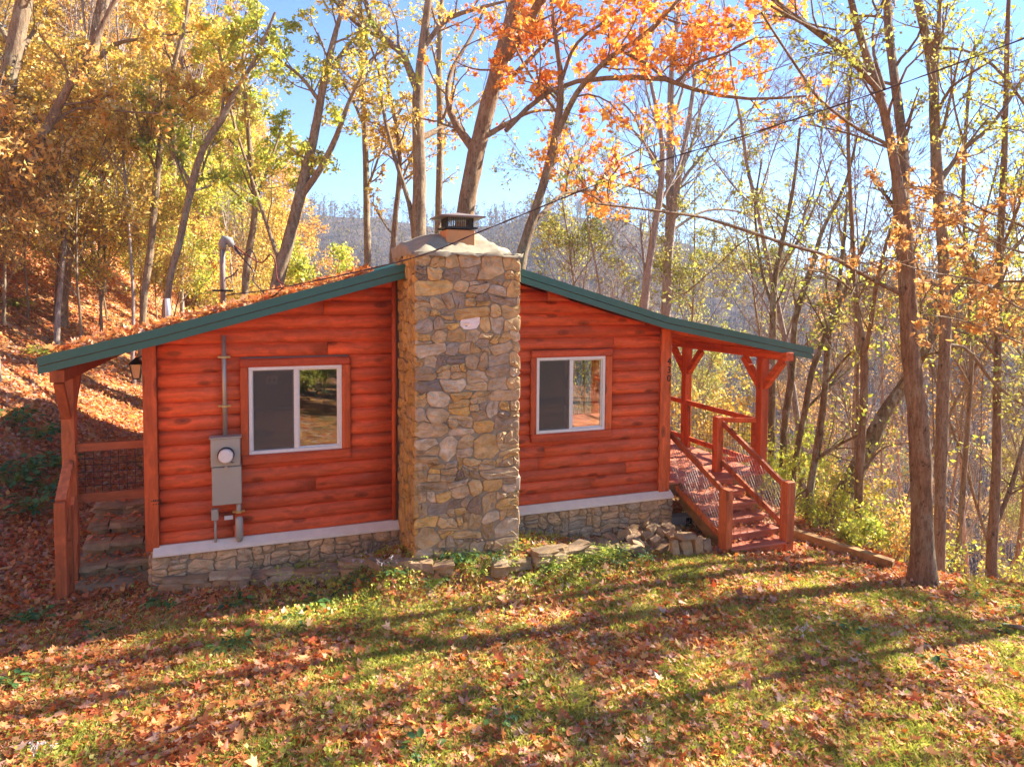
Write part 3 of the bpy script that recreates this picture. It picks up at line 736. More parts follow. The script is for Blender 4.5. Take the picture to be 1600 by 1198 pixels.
MB().tube([(.75, -.10, 3.66), (.75, -.10, 3.72), (.775, -.10, 3.79), (.83, -.10, 3.77), (.86, -.10, 3.70)], [.038, .05, .053, .05, .04], 10).build('weatherhead', Mt['headmetal'], t, smooth=True)
MB().box(.63, .87, -.14, -.06, 3.14, 3.165).build('bracket', Mt['black'], t)
t = thing('roof_vent_pipe', 'short white plumbing vent pipe standing at the back of the left roof slope', 'vent pipe', (-.2, 3, 2.6))
MB().tube([(-.2, 3, 2.6), (-.2, 3, 3.02)], .04, 10).build('pipe', Mt['white'], t, smooth=True); MB().tube([(-.2, 3, 2.62), (-.2, 3, 2.70)], [.10, .05], 10).build('boot', Mt['black'], t)
t = thing('power_line', 'twisted black service cable running from the roof mast past the chimney to the upper right', 'cable', (.9, -.2, 3.2))
pts = [(.79, -.10, 3.10), (1.45, -.42, 3.20), (2.82, -1.3, 3.54), (3.62, -1.75, 3.88), (5.18, -2.5, 4.56), (6.42, -3.1, 4.98), (8.41, -4.47, 5.75), (14., -7.6, 8.2)]
def smooth_line(pts, n=8):
    P = [np.array(p, float) for p in pts]; P = [2*P[0]-P[1]]+P+[2*P[-1]-P[-2]]; out = []
    for i in range(1, len(P)-2):
        for k_ in range(n):
            s_ = k_/n; out.append(.5*((2*P[i])+(-P[i-1]+P[i+1])*s_+(2*P[i-1]-5*P[i]+4*P[i+1]-P[i+2])*s_**2+(-P[i-1]+3*P[i]-3*P[i+1]+P[i+2])*s_**3))
    out.append(P[-2]); return out
sl_ = smooth_line(pts, 14)
for q in range(2):
    MB().tube([(p[0], p[1]+.005*math.cos(i*1.1+q*3.14), p[2]+.005*math.sin(i*1.1+q*3.14)) for i, p in enumerate(sl_)], .005, 6).build('strand', Mt['cable'], t)
for mt_, pp in (('cable', [(.85, -.10, 3.74), (.98, -.16, 3.60), (1.08, -.2, 3.66), (1.14, -.2, 3.50), (1.10, -.2, 3.30), (1.16, -.25, 3.20), (1.3, -.35, 3.08), (1.45, -.42, 3.2)]),
                ('rcable', [(.85, -.10, 3.74), (1.05, -.2, 3.58), (1.20, -.25, 3.50), (1.30, -.3, 3.60), (1.36, -.3, 3.50), (1.38, -.35, 3.30), (1.48, -.42, 3.22)]),
                ('cable', [(.85, -.12, 3.72), (.92, -.15, 3.63), (1.10, -.25, 3.40), (1.10, -.25, 3.32)]),
                ('cable', [(.77, -.10, 3.30), (.86, -.12, 3.34), (.93, -.14, 3.42)])):
    MB().tube(smooth_line(pp, 5), .009, 6).build('jumper_wire', Mt[mt_], t)
t = thing('wall_lantern', 'small black framed wall lantern hanging beside the left corner of the cabin', 'lantern', (-.26, .28, 2.15))
m = MB(); x0, x1, y0, y1 = -.33, -.20, .22, .35
for (a, b) in ((x0, y0), (x1, y0), (x1, y1), (x0, y1)): m.bar((a*.55+.45*-.265, b*.55+.45*.285, 2.06), (a, b, 2.24), .008, .008, up=(0, 1, 0))
m.box(-.30, -.23, .25, .32, 2.05, 2.062); m.build('cage', Mt['black'], t)
m = MB(); m.add([(x0-.02, y0-.02, 2.24), (x1+.02, y0-.02, 2.24), (x1+.02, y1+.02, 2.24), (x0-.02, y1+.02, 2.24), (-.265, .285, 2.33)], [(3, 2, 1, 0), (0, 1, 4), (1, 2, 4), (2, 3, 4), (3, 0, 4)]); m.build('hood', Mt['black'], t)
m = MB(); m.add([(-.295, .255, 2.065), (-.235, .255, 2.065), (-.235, .315, 2.065), (-.295, .315, 2.065), (-.32, .23, 2.235), (-.21, .23, 2.235), (-.21, .34, 2.235), (-.32, .34, 2.235)], [(0, 1, 5, 4), (1, 2, 6, 5), (2, 3, 7, 6), (3, 0, 4, 7)]); m.build('glass', Mt['amber'], t)
MB().bar((-.265, .285, 2.30), (-.155, .285, 2.36), .02, .02).build('arm', Mt['black'], t)
t = thing('motion_light', 'round white porch light fixed on the front porch post below the beam', 'light', (9.2, -.1, 2.0))
MB().tube([(9.148, -.05, 1.97), (9.19, -.05, 1.95), (9.22, -.06, 1.94)], [.03, .05, .04], 10).build('globe', Mt['dial'], t, smooth=True)
t = thing('concrete_block', 'grey hollow concrete block on edge under the deck corner beside the foundation', 'concrete block', (7.5, .1, -.6))
m = MB(); m.box(7.38, 7.78, .02, .22, -.66, -.46); m.build('block', Mt['concrete'], t, bevel=.006)
MB().box(7.66, 7.72, .012, .02, -.63, -.49).build('hollow', Mt['black'], t); MB().box(7.735, 7.765, .012, .02, -.63, -.49).build('hollow', Mt['black'], t)  # flat black plates on the face, painting the shade inside the block's openings

# ------------------------------------------------------------------ loose stone: steps, border, pile
def rock(c, sx, sy, sz, rz, tilt, mat, parent, rs, name='stone', cuts=2, keep=.0):
    bm = bmesh.new(); bmesh.ops.create_cube(bm, size=1)
    bmesh.ops.subdivide_edges(bm, edges=bm.edges[:], cuts=1, use_grid_fill=True)
    for v in bm.verts:
        n = v.co.copy(); l = n.length
        f = (.5/max(abs(n.x), abs(n.y), abs(n.z)))
        v.co = v.co.lerp(v.co.normalized()*.56, .42-keep) + Vector((rs.uniform(-1, 1), rs.uniform(-1, 1), rs.uniform(-1, 1)))*.085
    rot = Matrix.Translation(c) @ Matrix.Rotation(rz, 4, 'Z') @ Matrix.Rotation(tilt[0], 4, 'X') @ Matrix.Rotation(tilt[1], 4, 'Y') @ Matrix.Diagonal((sx, sy, sz, 1))
    bm.transform(rot); me = bpy.data.meshes.new(name); bm.to_mesh(me); bm.free()
    return link(name, me, parent, mat)
rs = random.Random(3)
t = thing('stone_steps', 'mossy stone steps littered with leaves beside the left corner of the cabin', 'steps', (-.5, .8, -.5))
for i, (yn, zn) in enumerate(((.05, -.42), (.38, -.27), (.72, -.12), (1.06, .03), (1.45, .16))):
    x = -.99
    while x < -.11:                                                    # top slabs
        w_ = rs.uniform(.22, .42); w_ = min(w_, -.10-x)
        rock((x+w_/2, yn+.19, zn-.03), w_*.99, .44, .065, rs.uniform(-.03, .03), (0, rs.uniform(-.02, .02)), Mt['step'], t, rs, keep=.3); x += w_
    x = -.97
    while x < -.11:
        w_ = rs.uniform(.16, .34); w_ = min(w_, -.10-x)
        rock((x+w_/2, yn+.12, zn-.125), w_*.98, .22, .125, 0, (0, 0), Mt['step'], t, rs, keep=.26); x += w_
t = thing('stone_border', 'low dry laid stone border curving along the front of the foundation and chimney', 'stone border', (3, -1.2, -.5))
bl = smooth_line([(.02, -.22, 0), (.7, -.34, 0), (1.2, -.42, 0), (1.7, -.48, 0), (2.35, -.70, 0), (2.75, -1.12, 0), (3.4, -1.34, 0), (4.0, -1.36, 0), (4.7, -1.28, 0), (5.4, -1.12, 0), (6.1, -1.05, 0)], 10)
acc = 0; seglen = [0]
for a, b in zip(bl[:-1], bl[1:]): seglen.append(seglen[-1]+float(np.hypot(*(b-a)[:2])))
sp = 0
while sp < seglen[-1]-.1:
    w_ = rs.choice([.16, .22, .3, .38, .5]); q = sp+w_/2
    i = min(len(bl)-2, int(np.searchsorted(seglen, q))-1); a, b = bl[i], bl[i+1]; ang = math.atan2(b[1]-a[1], b[0]-a[0])
    x, y = a[0], a[1]; z = gzf(x, y)
    h1 = rs.uniform(.05, .10)
    if rs.random() < .12: sp += w_; continue
    rock((x, y+rs.uniform(-.04, .04), z+.035), w_, rs.uniform(.14, .20), h1+.06, ang+rs.uniform(-.12, .12), (0, 0), Mt['rock'], t, rs, keep=.1)
    if rs.random() < .8:
        rock((x+rs.uniform(-.03, .03), y+.02, z+.05+h1*.85), w_*rs.uniform(.8, 1.25), rs.uniform(.16, .25), rs.uniform(.045, .085), ang+rs.uniform(-.2, .2), (rs.uniform(-.12, .12), rs.uniform(-.15, .15)), Mt['rock'], t, rs, keep=.1)
    sp += w_*.93
t = thing('rock_pile', 'pile of tumbled brown rocks heaped between the foundation and the stair newel', 'rock pile', (6.8, -.8, -.6))
for i in range(95):
    x = rs.triangular(5.2, 7.36, 6.9); y = rs.uniform(-1.12, -.32); rel = 1-abs((x-6.8)/.9)
    z = gzf(x, y)+max(0, rel)*rs.uniform(.0, .20)*(1 if y > -.95 else .5)
    s_ = rs.uniform(.08, .24)
    rock((x, y, z+.03), s_, s_*rs.uniform(.5, .9), s_*rs.uniform(.35, .75), rs.uniform(0, 3.1), (rs.uniform(-.5, .5), rs.uniform(-.5, .5)), Mt['rock'], t, rs, keep=.12)
for (x, y, h_, w_) in ((6.62, -1.2, .26, .12), (6.80, -1.2, .24, .17), (7.0, -1.2, .26, .13), (7.15, -1.18, .22, .15)):
    rock((x, y, gzf(x, y)+h_*.4), w_, .1, h_, rs.uniform(-.2, .2), (-.2, rs.uniform(-.12, .12)), Mt['rock'], t, rs, keep=.15)
rock((6.81, -1.18, gzf(6.8, -1.2)+.27), .26, .22, .07, .1, (-.1, 0), Mt['rock'], t, rs, keep=.1)
t = thing('timber_edging', 'two stacked weathered landscape timbers edging the lawn right of the stairs', 'timber edging', (9.3, -1.5, -.7))
for dz, e0, e1 in ((0, 0, 0), (.145, .03, -.08)):
    MB().bar((8.98, -.72, -.74+dz), (9.70+e1*.2, -2.22-e1, -.86+dz), .14, .135).build('timber', Mt['rawY'], t, bevel=.012)


# ------------------------------------------------------------------ vegetation toolkit (numpy)
def P(x, y, depth):
    """world point seen in direction (x, y) of the 1600 px photograph at the given distance along the view axis"""
    d = _fw+_R*(x-800)/F-_U*(y-509.1)/F
    return CAM+d*depth
def unit(v): return v/np.maximum(np.linalg.norm(v, axis=-1, keepdims=True), 1e-9)
def tubes(pts, rad, sides):
    """pts (B,N,3), rad (B,N) -> verts, quads"""
    B, N_, _ = pts.shape
    t = np.empty_like(pts); t[:, 1:-1] = pts[:, 2:]-pts[:, :-2]; t[:, 0] = pts[:, 1]-pts[:, 0]; t[:, -1] = pts[:, -1]-pts[:, -2]; t = unit(t)
    ref = np.where(np.abs(t[..., 2:3]) > .9, np.array([1., 0, 0]), np.array([0, 0, 1.]))
    ref = np.repeat(ref[:, :1], N_, axis=1)
    a = unit(np.cross(t, ref)); b = np.cross(t, a)
    th = np.arange(sides)*2*np.pi/sides
    V = pts[:, :, None]+rad[:, :, None, None]*(a[:, :, None]*np.cos(th)[:, None]+b[:, :, None]*np.sin(th)[:, None])
    V = V.reshape(-1, 3)
    i = np.arange(B)[:, None, None]*N_*sides; j = np.arange(N_-1)[None, :, None]*sides; k_ = np.arange(sides)[None, None, :]; k2 = (k_+1) % sides
    Fq = np.stack([i+j+k_, i+j+k2, i+j+sides+k2, i+j+sides+k_], -1).reshape(-1, 4)
    return V, Fq
def grow(pp, pr, n, t0, t1, ang, ln, rk, npts, wig, up, rg, rend=.35):
    """children of the polylines pp (B,N,3)/pr (B,N)"""
    B, N_, _ = pp.shape
    t = rg.uniform(t0, t1, (B, n)); t = np.sort(t, axis=1); f = t*(N_-1); i = np.minimum(f.astype(int), N_-2); w = (f-i)[..., None]
    bi = np.arange(B)[:, None]
    p = pp[bi, i]*(1-w)+pp[bi, i+1]*w; tan = unit(pp[bi, i+1]-pp[bi, i]); r0 = pr[bi, i]*(1-w[..., 0])+pr[bi, i+1]*w[..., 0]
    plen = np.linalg.norm(np.diff(pp, axis=1), axis=2).sum(1)[:, None]
    rv = unit(rg.normal(size=p.shape)); perp = unit(np.cross(tan, rv)); a = rg.normal(ang, .18, (B, n))[..., None]
    d = unit(tan*np.cos(a)+perp*np.sin(a)+np.array([0, 0, up]))
    L = (ln*plen*rg.uniform(.6, 1.25, (B, n))*(1.15-.65*t)) if ln > 0 else (-ln*rg.uniform(.6, 1.3, (B, n)))
    pts = np.empty((B, n, npts, 3)); pts[:, :, 0] = p
    for k_ in range(1, npts):
        d = unit(d+rg.normal(0, wig, d.shape)+np.array([0, 0, up*.35]))
        pts[:, :, k_] = pts[:, :, k_-1]+d*(L/(npts-1))[..., None]
    rr = (r0*rk)[..., None]*np.linspace(1, rend, npts)
    return pts.reshape(B*n, npts, 3), rr.reshape(B*n, npts)
def kites(c, size, rg, asp=.55, droop=.3, fold=.15):
    n = len(c); a = unit(rg.normal(size=(n, 3))-np.array([0, 0, droop])); nrm = unit(rg.normal(size=(n, 3))*.8+np.array([0, 0, 1.])); b = unit(np.cross(a, nrm)); m = np.cross(a, b)
    s = (size*rg.uniform(.6, 1.3, n))[:, None]
    V = np.stack([c, c+a*s*.45+b*s*asp*.5+m*s*fold, c+a*s, c+a*s*.45-b*s*asp*.5+m*s*fold], 1)
    return V.reshape(-1, 3), np.arange(4*n).reshape(n, 4)
STAR = [(0, .02), (.17, .10), (.42, .06), (.30, .27), (.50, .48), (.22, .47), (.16, .66), (0, 1.0), (-.16, .66), (-.22, .47), (-.50, .48), (-.30, .27), (-.42, .06), (-.17, .10)]
def lobed(c, size, rg, nrm, curl=.38):
    n = len(c); rv = unit(rg.normal(size=(n, 3))); a = unit(np.cross(nrm, rv)); b = np.cross(nrm, a); s = (size*np.clip(np.exp(rg.normal(-.15, .38, n)), .3, 2.))[:, None]
    out = [c+a*s*.35]
    ks = np.array(STAR); cu = rg.normal(curl, curl*.8, n)[:, None]
    for (x, y) in STAR: out.append(c+(b*x*1.1+a*y)*s+nrm*s*cu*((x*x)*1.6+(y-.4)**2*.8)+nrm*s*rg.normal(0, .03, (n, 1)))
    V = np.stack(out, 1); k_ = len(STAR); base = np.arange(n)[:, None, None]*(k_+1)
    tri = np.array([[0, 1+i, 1+(i+1) % k_] for i in range(k_)])[None]
    return V.reshape(-1, 3), (base+tri).reshape(-1, 3)
def spline(pts, n):
    P_ = np.array(smooth_line(pts, 8)); s = np.r_[0, np.cumsum(np.linalg.norm(np.diff(P_, axis=0), axis=1))]; q = np.linspace(0, s[-1], n)
    return np.stack([np.interp(q, s, P_[:, i]) for i in range(P_.shape[1])], 1)

def add_wood(parent, name, sets, mat):
    Vs, Fs, o = [], [], 0
    for pts, rad, sides in sets:
        v, f = tubes(pts, rad, sides); Vs.append(v); Fs.append(f+o); o += len(v)
    me = mesh_np(name, np.concatenate(Vs), np.concatenate(Fs), smooth=True)
    return link(name, me, parent, mat)
def add_crown(parent, c, size, mat, rg, star=False, droop=.3, asp=.55, name='crown'):
    if star:
        nr = unit(rg.normal(size=(len(c), 3))+np.array([0, 0, .5])); v, f = lobed(c, size, rg, nr); per = len(STAR)+1
    else: v, f = kites(c, size, rg, asp, droop); per = 4
    # neighbouring leaves share a tint
    t = .5+.55*vnoise(c[:, 0]*1.0+c[:, 2]*.7, c[:, 1]+c[:, 2]*.9, .8, 3)+.25*rg.normal(size=len(c))
    me = mesh_np(name, v, f, rnd=np.repeat(np.clip(t, 0, 1), per)); o = link(name, me, parent, mat); o['kind'] = 'stuff'; return o
def tip_points(pts, n, rg, spread=.04, t0=.3):
    B, N_, _ = pts.shape; t = rg.uniform(t0, 1, (B, n))*(N_-1); i = np.minimum(t.astype(int), N_-2); w = (t-i)[..., None]; bi = np.arange(B)[:, None]
    p = pts[bi, i]*(1-w)+pts[bi, i+1]*w
    return (p+rg.normal(0, spread, p.shape)).reshape(-1, 3)

def traced(name, label, cat, D, trunk, limbs=(), bark='barkbrown', leaf=None, nleaf=4, lsize=.11, star=False, n2=7, n3=5, n4=4, len2=.30, seed=1, dleaf=.05, flare=1.25, tw=1.0, group=None, up=.12, grow_trunk=.45, leaf_t0=.2):
    rg = np.random.default_rng(seed); s = D/F*(.74 if D < 15 else .84)
    tp = [np.r_[P(x, y, D), w*s/2] for x, y, w in trunk]
    b = tp[0][:3]; zg = float(gz(b[0], b[1]))
    if zg < b[2]-.15:
        k_ = max(1, int((b[2]-zg)/2)); lean = (tp[0]-tp[1])[:3]; lean = lean/max(abs(lean[2]), .3)
        pre = []
        for q in range(k_, 0, -1):
            zz = b[2]-(b[2]-zg+.15)*q/k_; dd = (b[2]-zz)
            pre.append(np.r_[b[0]+lean[0]*min(dd, 2)*.5, b[1]+lean[1]*min(dd, 2)*.5, zz, tp[0][3]*(1+.10*q/k_)])
        tp = pre+tp
    else: tp = [np.r_[b[:2], zg-.15, tp[0][3]*1.05]]+tp
    T = spline(tp, 26); T[:3, 3] *= np.array([flare, 1.0+(flare-1)*.45, 1.0+(flare-1)*.15])
    root = thing(name, label, cat, tuple(float(v) for v in (T[0, 0], T[0, 1], zg)), group)
    T2 = np.stack([np.interp(np.linspace(0, 25, 90), np.arange(26), T[:, i]) for i in range(4)], 1)
    v, f = tubes(T2[None, :, :3], T2[None, :, 3], 18); cc = np.repeat(T2[:, :3], 18, 0); an = np.tile(np.arange(18)*1.07, 90); hh = np.repeat(np.arange(90)*.35, 18)
    v = cc+(v-cc)*(1+.16*vnoise(an, hh, .9, seed)+.13*vnoise(an, hh*.5, 2.1, seed+1)+.10*vnoise(np.zeros_like(an), hh, 1.3, seed+2))[:, None]
    link('trunk', mesh_np('trunk', v, f, smooth=True), root, Mt[bark])
    LP, LR = [], []
    for li, l in enumerate(limbs):
        kd = rg.uniform(-1, 1)*.9; q = [np.r_[P(x, y, D+kd*i*.8), w*s/2] for i, (x, y, w) in enumerate(l)]; L = spline(q, 12); LP.append(L[:, :3]); LR.append(np.maximum(L[:, 3], .006))
    sets = []
    i0 = int(26*grow_trunk)
    tops = T[i0:]; tq = np.linspace(0, len(tops)-1, 12); TT = np.stack([np.interp(tq, np.arange(len(tops)), tops[:, i]) for i in range(4)], 1)
    if LP:
        sets.append((np.array(LP), np.array(LR), 8))
    p1 = np.array(LP+[TT[:, :3]]); r1 = np.array(LR+[TT[:, 3]])
    p2, r2 = grow(p1, np.minimum(r1, .09), n2, .12, .98, .85, -len2*6*tw, .42, 6, .16, up, rg)
    p3, r3 = grow(p2, r2, n3, .2, 1., .7, .5, .55, 5, .18, up*.7, rg)
    p4, r4 = grow(p3, r3, n4, .2, 1., .6, .5, .6, 4, .2, .03, rg)
    r2 = np.maximum(r2, .006); r3 = np.maximum(r3, .0038); r4 = np.maximum(r4, .0028)
    sets += [(p2, r2, 5), (p3, r3, 3), (p4, r4, 3)]
    o = add_wood(root, 'branches', sets, Mt[bark]); o['kind'] = 'stuff'
    if leaf:
        c = tip_points(p4, nleaf, rg, dleaf, leaf_t0); add_crown(root, c, lsize, Mt[leaf], rg, star)
    return root

def generic(name, label, cat, H, leaf, bark, seed, crown0=.35, spread=.34, n=(13, 8, 5, 0), nleaf=9, lsize=.16, r0=None, group=None, lean=.05, up=.25, stems=1):
    rg = np.random.default_rng(seed); root = thing(name, label, cat, (0, 0, 0), group)
    r0 = r0 or H*.0066
    TT = []
    for s_ in range(stems):
        pts = np.zeros((14, 3)); d = np.array([rg.normal(0, lean), rg.normal(0, lean), 1.])
        if stems > 1: d[:2] += rg.normal(0, .16, 2)
        for i in range(1, 14): d = unit(d+np.r_[rg.normal(0, .05, 2), .05]); pts[i] = pts[i-1]+d*H/13*(1 if s_ == 0 else .85)
        pts[0, 2] = -.5; TT.append(pts)
    TT = np.array(TT); rr = r0*np.linspace(1, .12, 14)**.9*np.r_[1.35, 1.1, np.ones(12)]; rr = np.repeat(rr[None], stems, 0)*(1 if stems == 1 else .7)
    add_wood(root, 'trunk', [(TT, rr, 8)], Mt[bark])
    p1, r1 = grow(TT, np.minimum(rr, r0*.8), n[0], crown0, .97, .85, spread, .5, 7, .10, up, rg)
    p2, r2 = grow(p1, r1, n[1], .2, 1., .75, .48, .55, 5, .14, up*.5, rg)
    p3, r3 = grow(p2, r2, n[2], .2, 1., .65, .5, .6, 4, .18, .05, rg)
    sets = [(p1, np.maximum(r1, .012), 5), (p2, np.maximum(r2, .008), 3), (p3, np.maximum(r3, .005), 3)]; last = p3
    if n[3]:
        p4, r4 = grow(p3, r3, n[3], .2, 1., .6, .55, .7, 3, .2, .05, rg); sets.append((p4, np.maximum(r4, .0045), 3)); last = p4
    add_wood(root, 'branches', sets, Mt[bark])['kind'] = 'stuff'
    if leaf: add_crown(root, tip_points(last, nleaf, rg, .10, .15), lsize, Mt[leaf], rg)
    return root
def copy_tree(o, loc, rz, sc, label=None):
    c = o.copy(); COL.objects.link(c); c.location = loc; c.rotation_euler = (0, 0, rz); c.scale = (sc, sc, sc)
    if label: c['label'] = label
    for ch in o.children:
        d = ch.copy(); COL.objects.link(d); d.parent = c
    return c

# ------------------------------------------------------------------ trees one can tell apart
# behind the cabin
traced('oak_tree', 'thick trunked tree rising straight behind the chimney cap with a few rust orange sprays', 'tree', 17.5,
       [(722, 420, 40), (727, 335, 35), (745, 235, 33), (772, 130, 30), (800, 30, 27), (822, -60, 24), (850, -170, 18)],
       [[(745, 240, 20), (705, 180, 13), (702, 120, 9), (735, 60, 7), (760, 10, 5)], [(790, 90, 22), (820, 45, 18), (850, -10, 14), (890, -80, 9)],
        [(755, 215, 12), (790, 195, 9), (830, 175, 6), (880, 172, 4)], [(772, 140, 14), (800, 120, 10), (850, 70, 7), (900, 20, 5)]],
       'barkbrown', 'oak', 2, .11, True, 6, 4, 3, .22, 31)
traced('oak_tree', 'tall leaning oak with long arching limbs full of orange red leaves over the right roof', 'tree', 15.5,
       [(812, 420, 22), (822, 375, 20), (842, 310, 17), (862, 240, 16), (873, 180, 14), (876, 120, 11), (868, 60, 8), (860, -10, 6)],
       [[(868, 215, 12), (905, 140, 10), (960, 85, 9), (1010, 55, 7), (1060, 0, 5)],
        [(790, 205, 9), (840, 155, 9), (890, 130, 9), (960, 122, 10), (1040, 124, 10), (1100, 145, 8), (1180, 155, 6), (1260, 150, 4)],
        [(1060, 128, 6), (1085, 100, 5), (1130, 85, 4), (1180, 60, 3)], [(876, 130, 8), (900, 70, 6), (950, 30, 5), (1000, -10, 4)],
        [(960, 75, 6), (1010, 100, 5), (1060, 128, 5), (1110, 60, 4), (1190, 20, 3)], [(825, 360, 10), (860, 320, 8), (885, 300, 6), (930, 296, 6), (945, 270, 5), (985, 240, 4), (1045, 220, 3)],
        [(885, 298, 5), (890, 260, 4), (905, 240, 4), (925, 210, 2)], [(990, -20, 6), (1040, 30, 5), (1110, 40, 4), (1200, 35, 3)], [(873, 180, 6), (830, 120, 5), (800, 60, 4), (790, 0, 3)]],
       'barkbrown', 'oak', 4, .115, True, 9, 5, 4, .20, 32, .08, up=.02)
traced('maple_tree', 'grey trunked tree forking high left of the chimney with thin yellow leaves', 'tree', 19,
       [(655, 420, 26), (655, 340, 25), (655, 250, 23), (653, 190, 22), (654, 135, 20), (662, 60, 15), (672, -20, 12), (680, -90, 8)],
       [[(650, 135, 16), (628, 85, 13), (600, 60, 12), (580, 30, 10), (565, -20, 8)], [(665, 70, 10), (700, 30, 9), (760, 10, 7), (800, 0, 4)],
        [(660, 215, 12), (690, 200, 10), (715, 185, 6), (760, 150, 4)], [(600, 62, 8), (560, 40, 6), (520, 0, 5)], [(650, 380, 14), (640, 320, 10), (618, 250, 8), (600, 180, 7), (592, 110, 5), (570, 50, 4)]],
       'barkgrey', 'gold', 3, .12, False, 7, 4, 4, .22, 33)
traced('poplar_tree', 'slender pale trunk standing right of the forked maple behind the chimney', 'tree', 23,
       [(682, 420, 15), (685, 340, 13), (688, 200, 12), (686, 90, 11), (690, 0, 9), (700, -80, 6)], [[(686, 200, 6), (705, 150, 4), (712, 100, 3)], [(687, 120, 6), (672, 60, 4), (660, 10, 3)]],
       'barkgrey', 'greenish', 3, .12, False, 6, 4, 3, .18, 34)
traced('birch_tree', 'twin stemmed tree leaning right above the middle of the left roof', 'tree', 18,
       [(430, 460, 24), (445, 400, 22), (470, 300, 20), (490, 215, 17), (508, 120, 14), (522, 60, 10), (545, -20, 7)],
       [[(468, 310, 13), (500, 265, 12), (525, 215, 10), (545, 160, 7), (565, 120, 4)], [(500, 160, 8), (470, 120, 6), (430, 90, 5), (395, 60, 3)], [(508, 120, 8), (545, 70, 6), (590, 30, 4), (620, 0, 3)],
        [(440, 420, 8), (400, 300, 6), (360, 170, 5), (350, 80, 4)]],
       'barkgrey', 'greenish', 6, .13, False, 7, 5, 4, .24, 35)
traced('poplar_tree', 'thin straight trunk between the twin stemmed tree and the forked maple', 'tree', 22,
       [(575, 430, 13), (573, 330, 12), (570, 200, 11), (565, 90, 10), (562, 0, 8), (560, -80, 5)], [[(572, 300, 6), (590, 250, 4), (600, 210, 3)], [(570, 200, 6), (548, 150, 4), (530, 120, 3)], [(568, 130, 6), (590, 80, 4), (610, 20, 3)]],
       'barkgrey', 'gold', 4, .13, False, 7, 4, 4, .2, 36)
traced('maple_tree', 'thin dark stem with hanging gold leaves just left of the chimney shoulder', 'tree', 21,
       [(612, 430, 11), (618, 340, 10), (625, 260, 9), (618, 190, 8), (605, 130, 7), (600, 60, 5)], [[(620, 300, 5), (645, 240, 4), (655, 200, 3)], [(622, 240, 5), (600, 200, 4), (575, 190, 3)]],
       'barkbrown', 'gold', 5, .13, False, 7, 5, 4, .22, 37)
# hillside left, big trunks
traced('tulip_tree', 'thick grey trunk leaning right at the upper left edge of the picture', 'tree', 17, [(-30, 330, 32), (-5, 210, 30), (20, 90, 28), (42, -20, 24), (60, -100, 18)], [[(10, 130, 12), (40, 70, 9), (80, 10, 6)], [(20, 80, 10), (-20, 0, 7)]], 'barkgrey', 'gold', 4, .15, False, 6, 5, 4, .25, 41)
traced('tulip_tree', 'dark barked trunk crossed by a fallen stem on the left hillside', 'tree', 19, [(96, 470, 22), (105, 380, 24), (113, 290, 22), (125, 200, 21), (138, 110, 21), (158, 20, 20), (175, -70, 16)], [[(113, 290, 9), (80, 200, 6), (60, 120, 4)], [(140, 105, 12), (180, 70, 8), (230, 60, 5), (300, 50, 3)], [(120, 230, 8), (150, 170, 6), (200, 110, 4)]], 'barkbrown', 'gold', 6, .15, False, 6, 5, 4, .25, 42)
traced('fallen_tree', 'bent dark stem slanting from lower left to upper right across the left hillside', 'tree', 16, [(-20, 330, 18), (30, 275, 16), (70, 205, 16), (105, 140, 15), (140, 80, 12), (170, 20, 9), (200, -40, 6)], [[(70, 205, 7), (120, 170, 5), (200, 175, 4), (290, 180, 3)]], 'barkbrown', 'amberleaf', 4, .14, False, 6, 4, 3, .2, 43)
traced('maple_tree', 'pale mid sized trunk rising above the left porch roof among gold leaves', 'tree', 18, [(225, 470, 12), (235, 390, 12), (245, 280, 12), (255, 200, 10), (270, 110, 9), (290, 30, 7), (300, -50, 5)], [[(245, 270, 6), (225, 220, 5), (210, 170, 3)], [(252, 215, 6), (275, 180, 4), (300, 150, 3)]], 'barkgrey', 'gold', 8, .15, False, 8, 5, 4, .24, 44)
traced('maple_tree', 'leaning slender trunk arching right between the mast and the left porch', 'tree', 17, [(262, 460, 12), (280, 380, 13), (300, 290, 13), (318, 230, 13), (345, 190, 12), (370, 140, 9), (400, 90, 7), (430, 20, 5)], [[(300, 290, 7), (270, 240, 5), (240, 200, 3)], [(345, 190, 6), (350, 130, 4), (340, 60, 3)]], 'barkgrey', 'greenish', 7, .15, False, 7, 5, 4, .24, 45)
traced('tulip_tree', 'dark straight trunk high in the gap of sky at the upper left', 'tree', 24, [(262, 420, 14), (268, 300, 14), (276, 160, 14), (285, 60, 13), (300, -30, 10), (310, -90, 6)], [[(276, 150, 7), (310, 110, 5), (350, 100, 3)], [(280, 100, 7), (250, 60, 5), (220, 40, 3)]], 'barkbrown', 'amberleaf', 5, .16, False, 7, 5, 4, .24, 46)
traced('maple_tree', 'smooth grey trunk directly behind the weatherhead with yellow green leaves', 'tree', 20, [(383, 450, 12), (388, 400, 12), (398, 330, 11), (392, 250, 10), (385, 170, 8), (380, 90, 6), (385, 20, 5)], [[(396, 320, 6), (420, 260, 5), (440, 200, 4)], [(390, 250, 6), (350, 210, 5), (320, 190, 3)]], 'barkgrey', 'lime', 8, .14, False, 8, 5, 4, .24, 47)
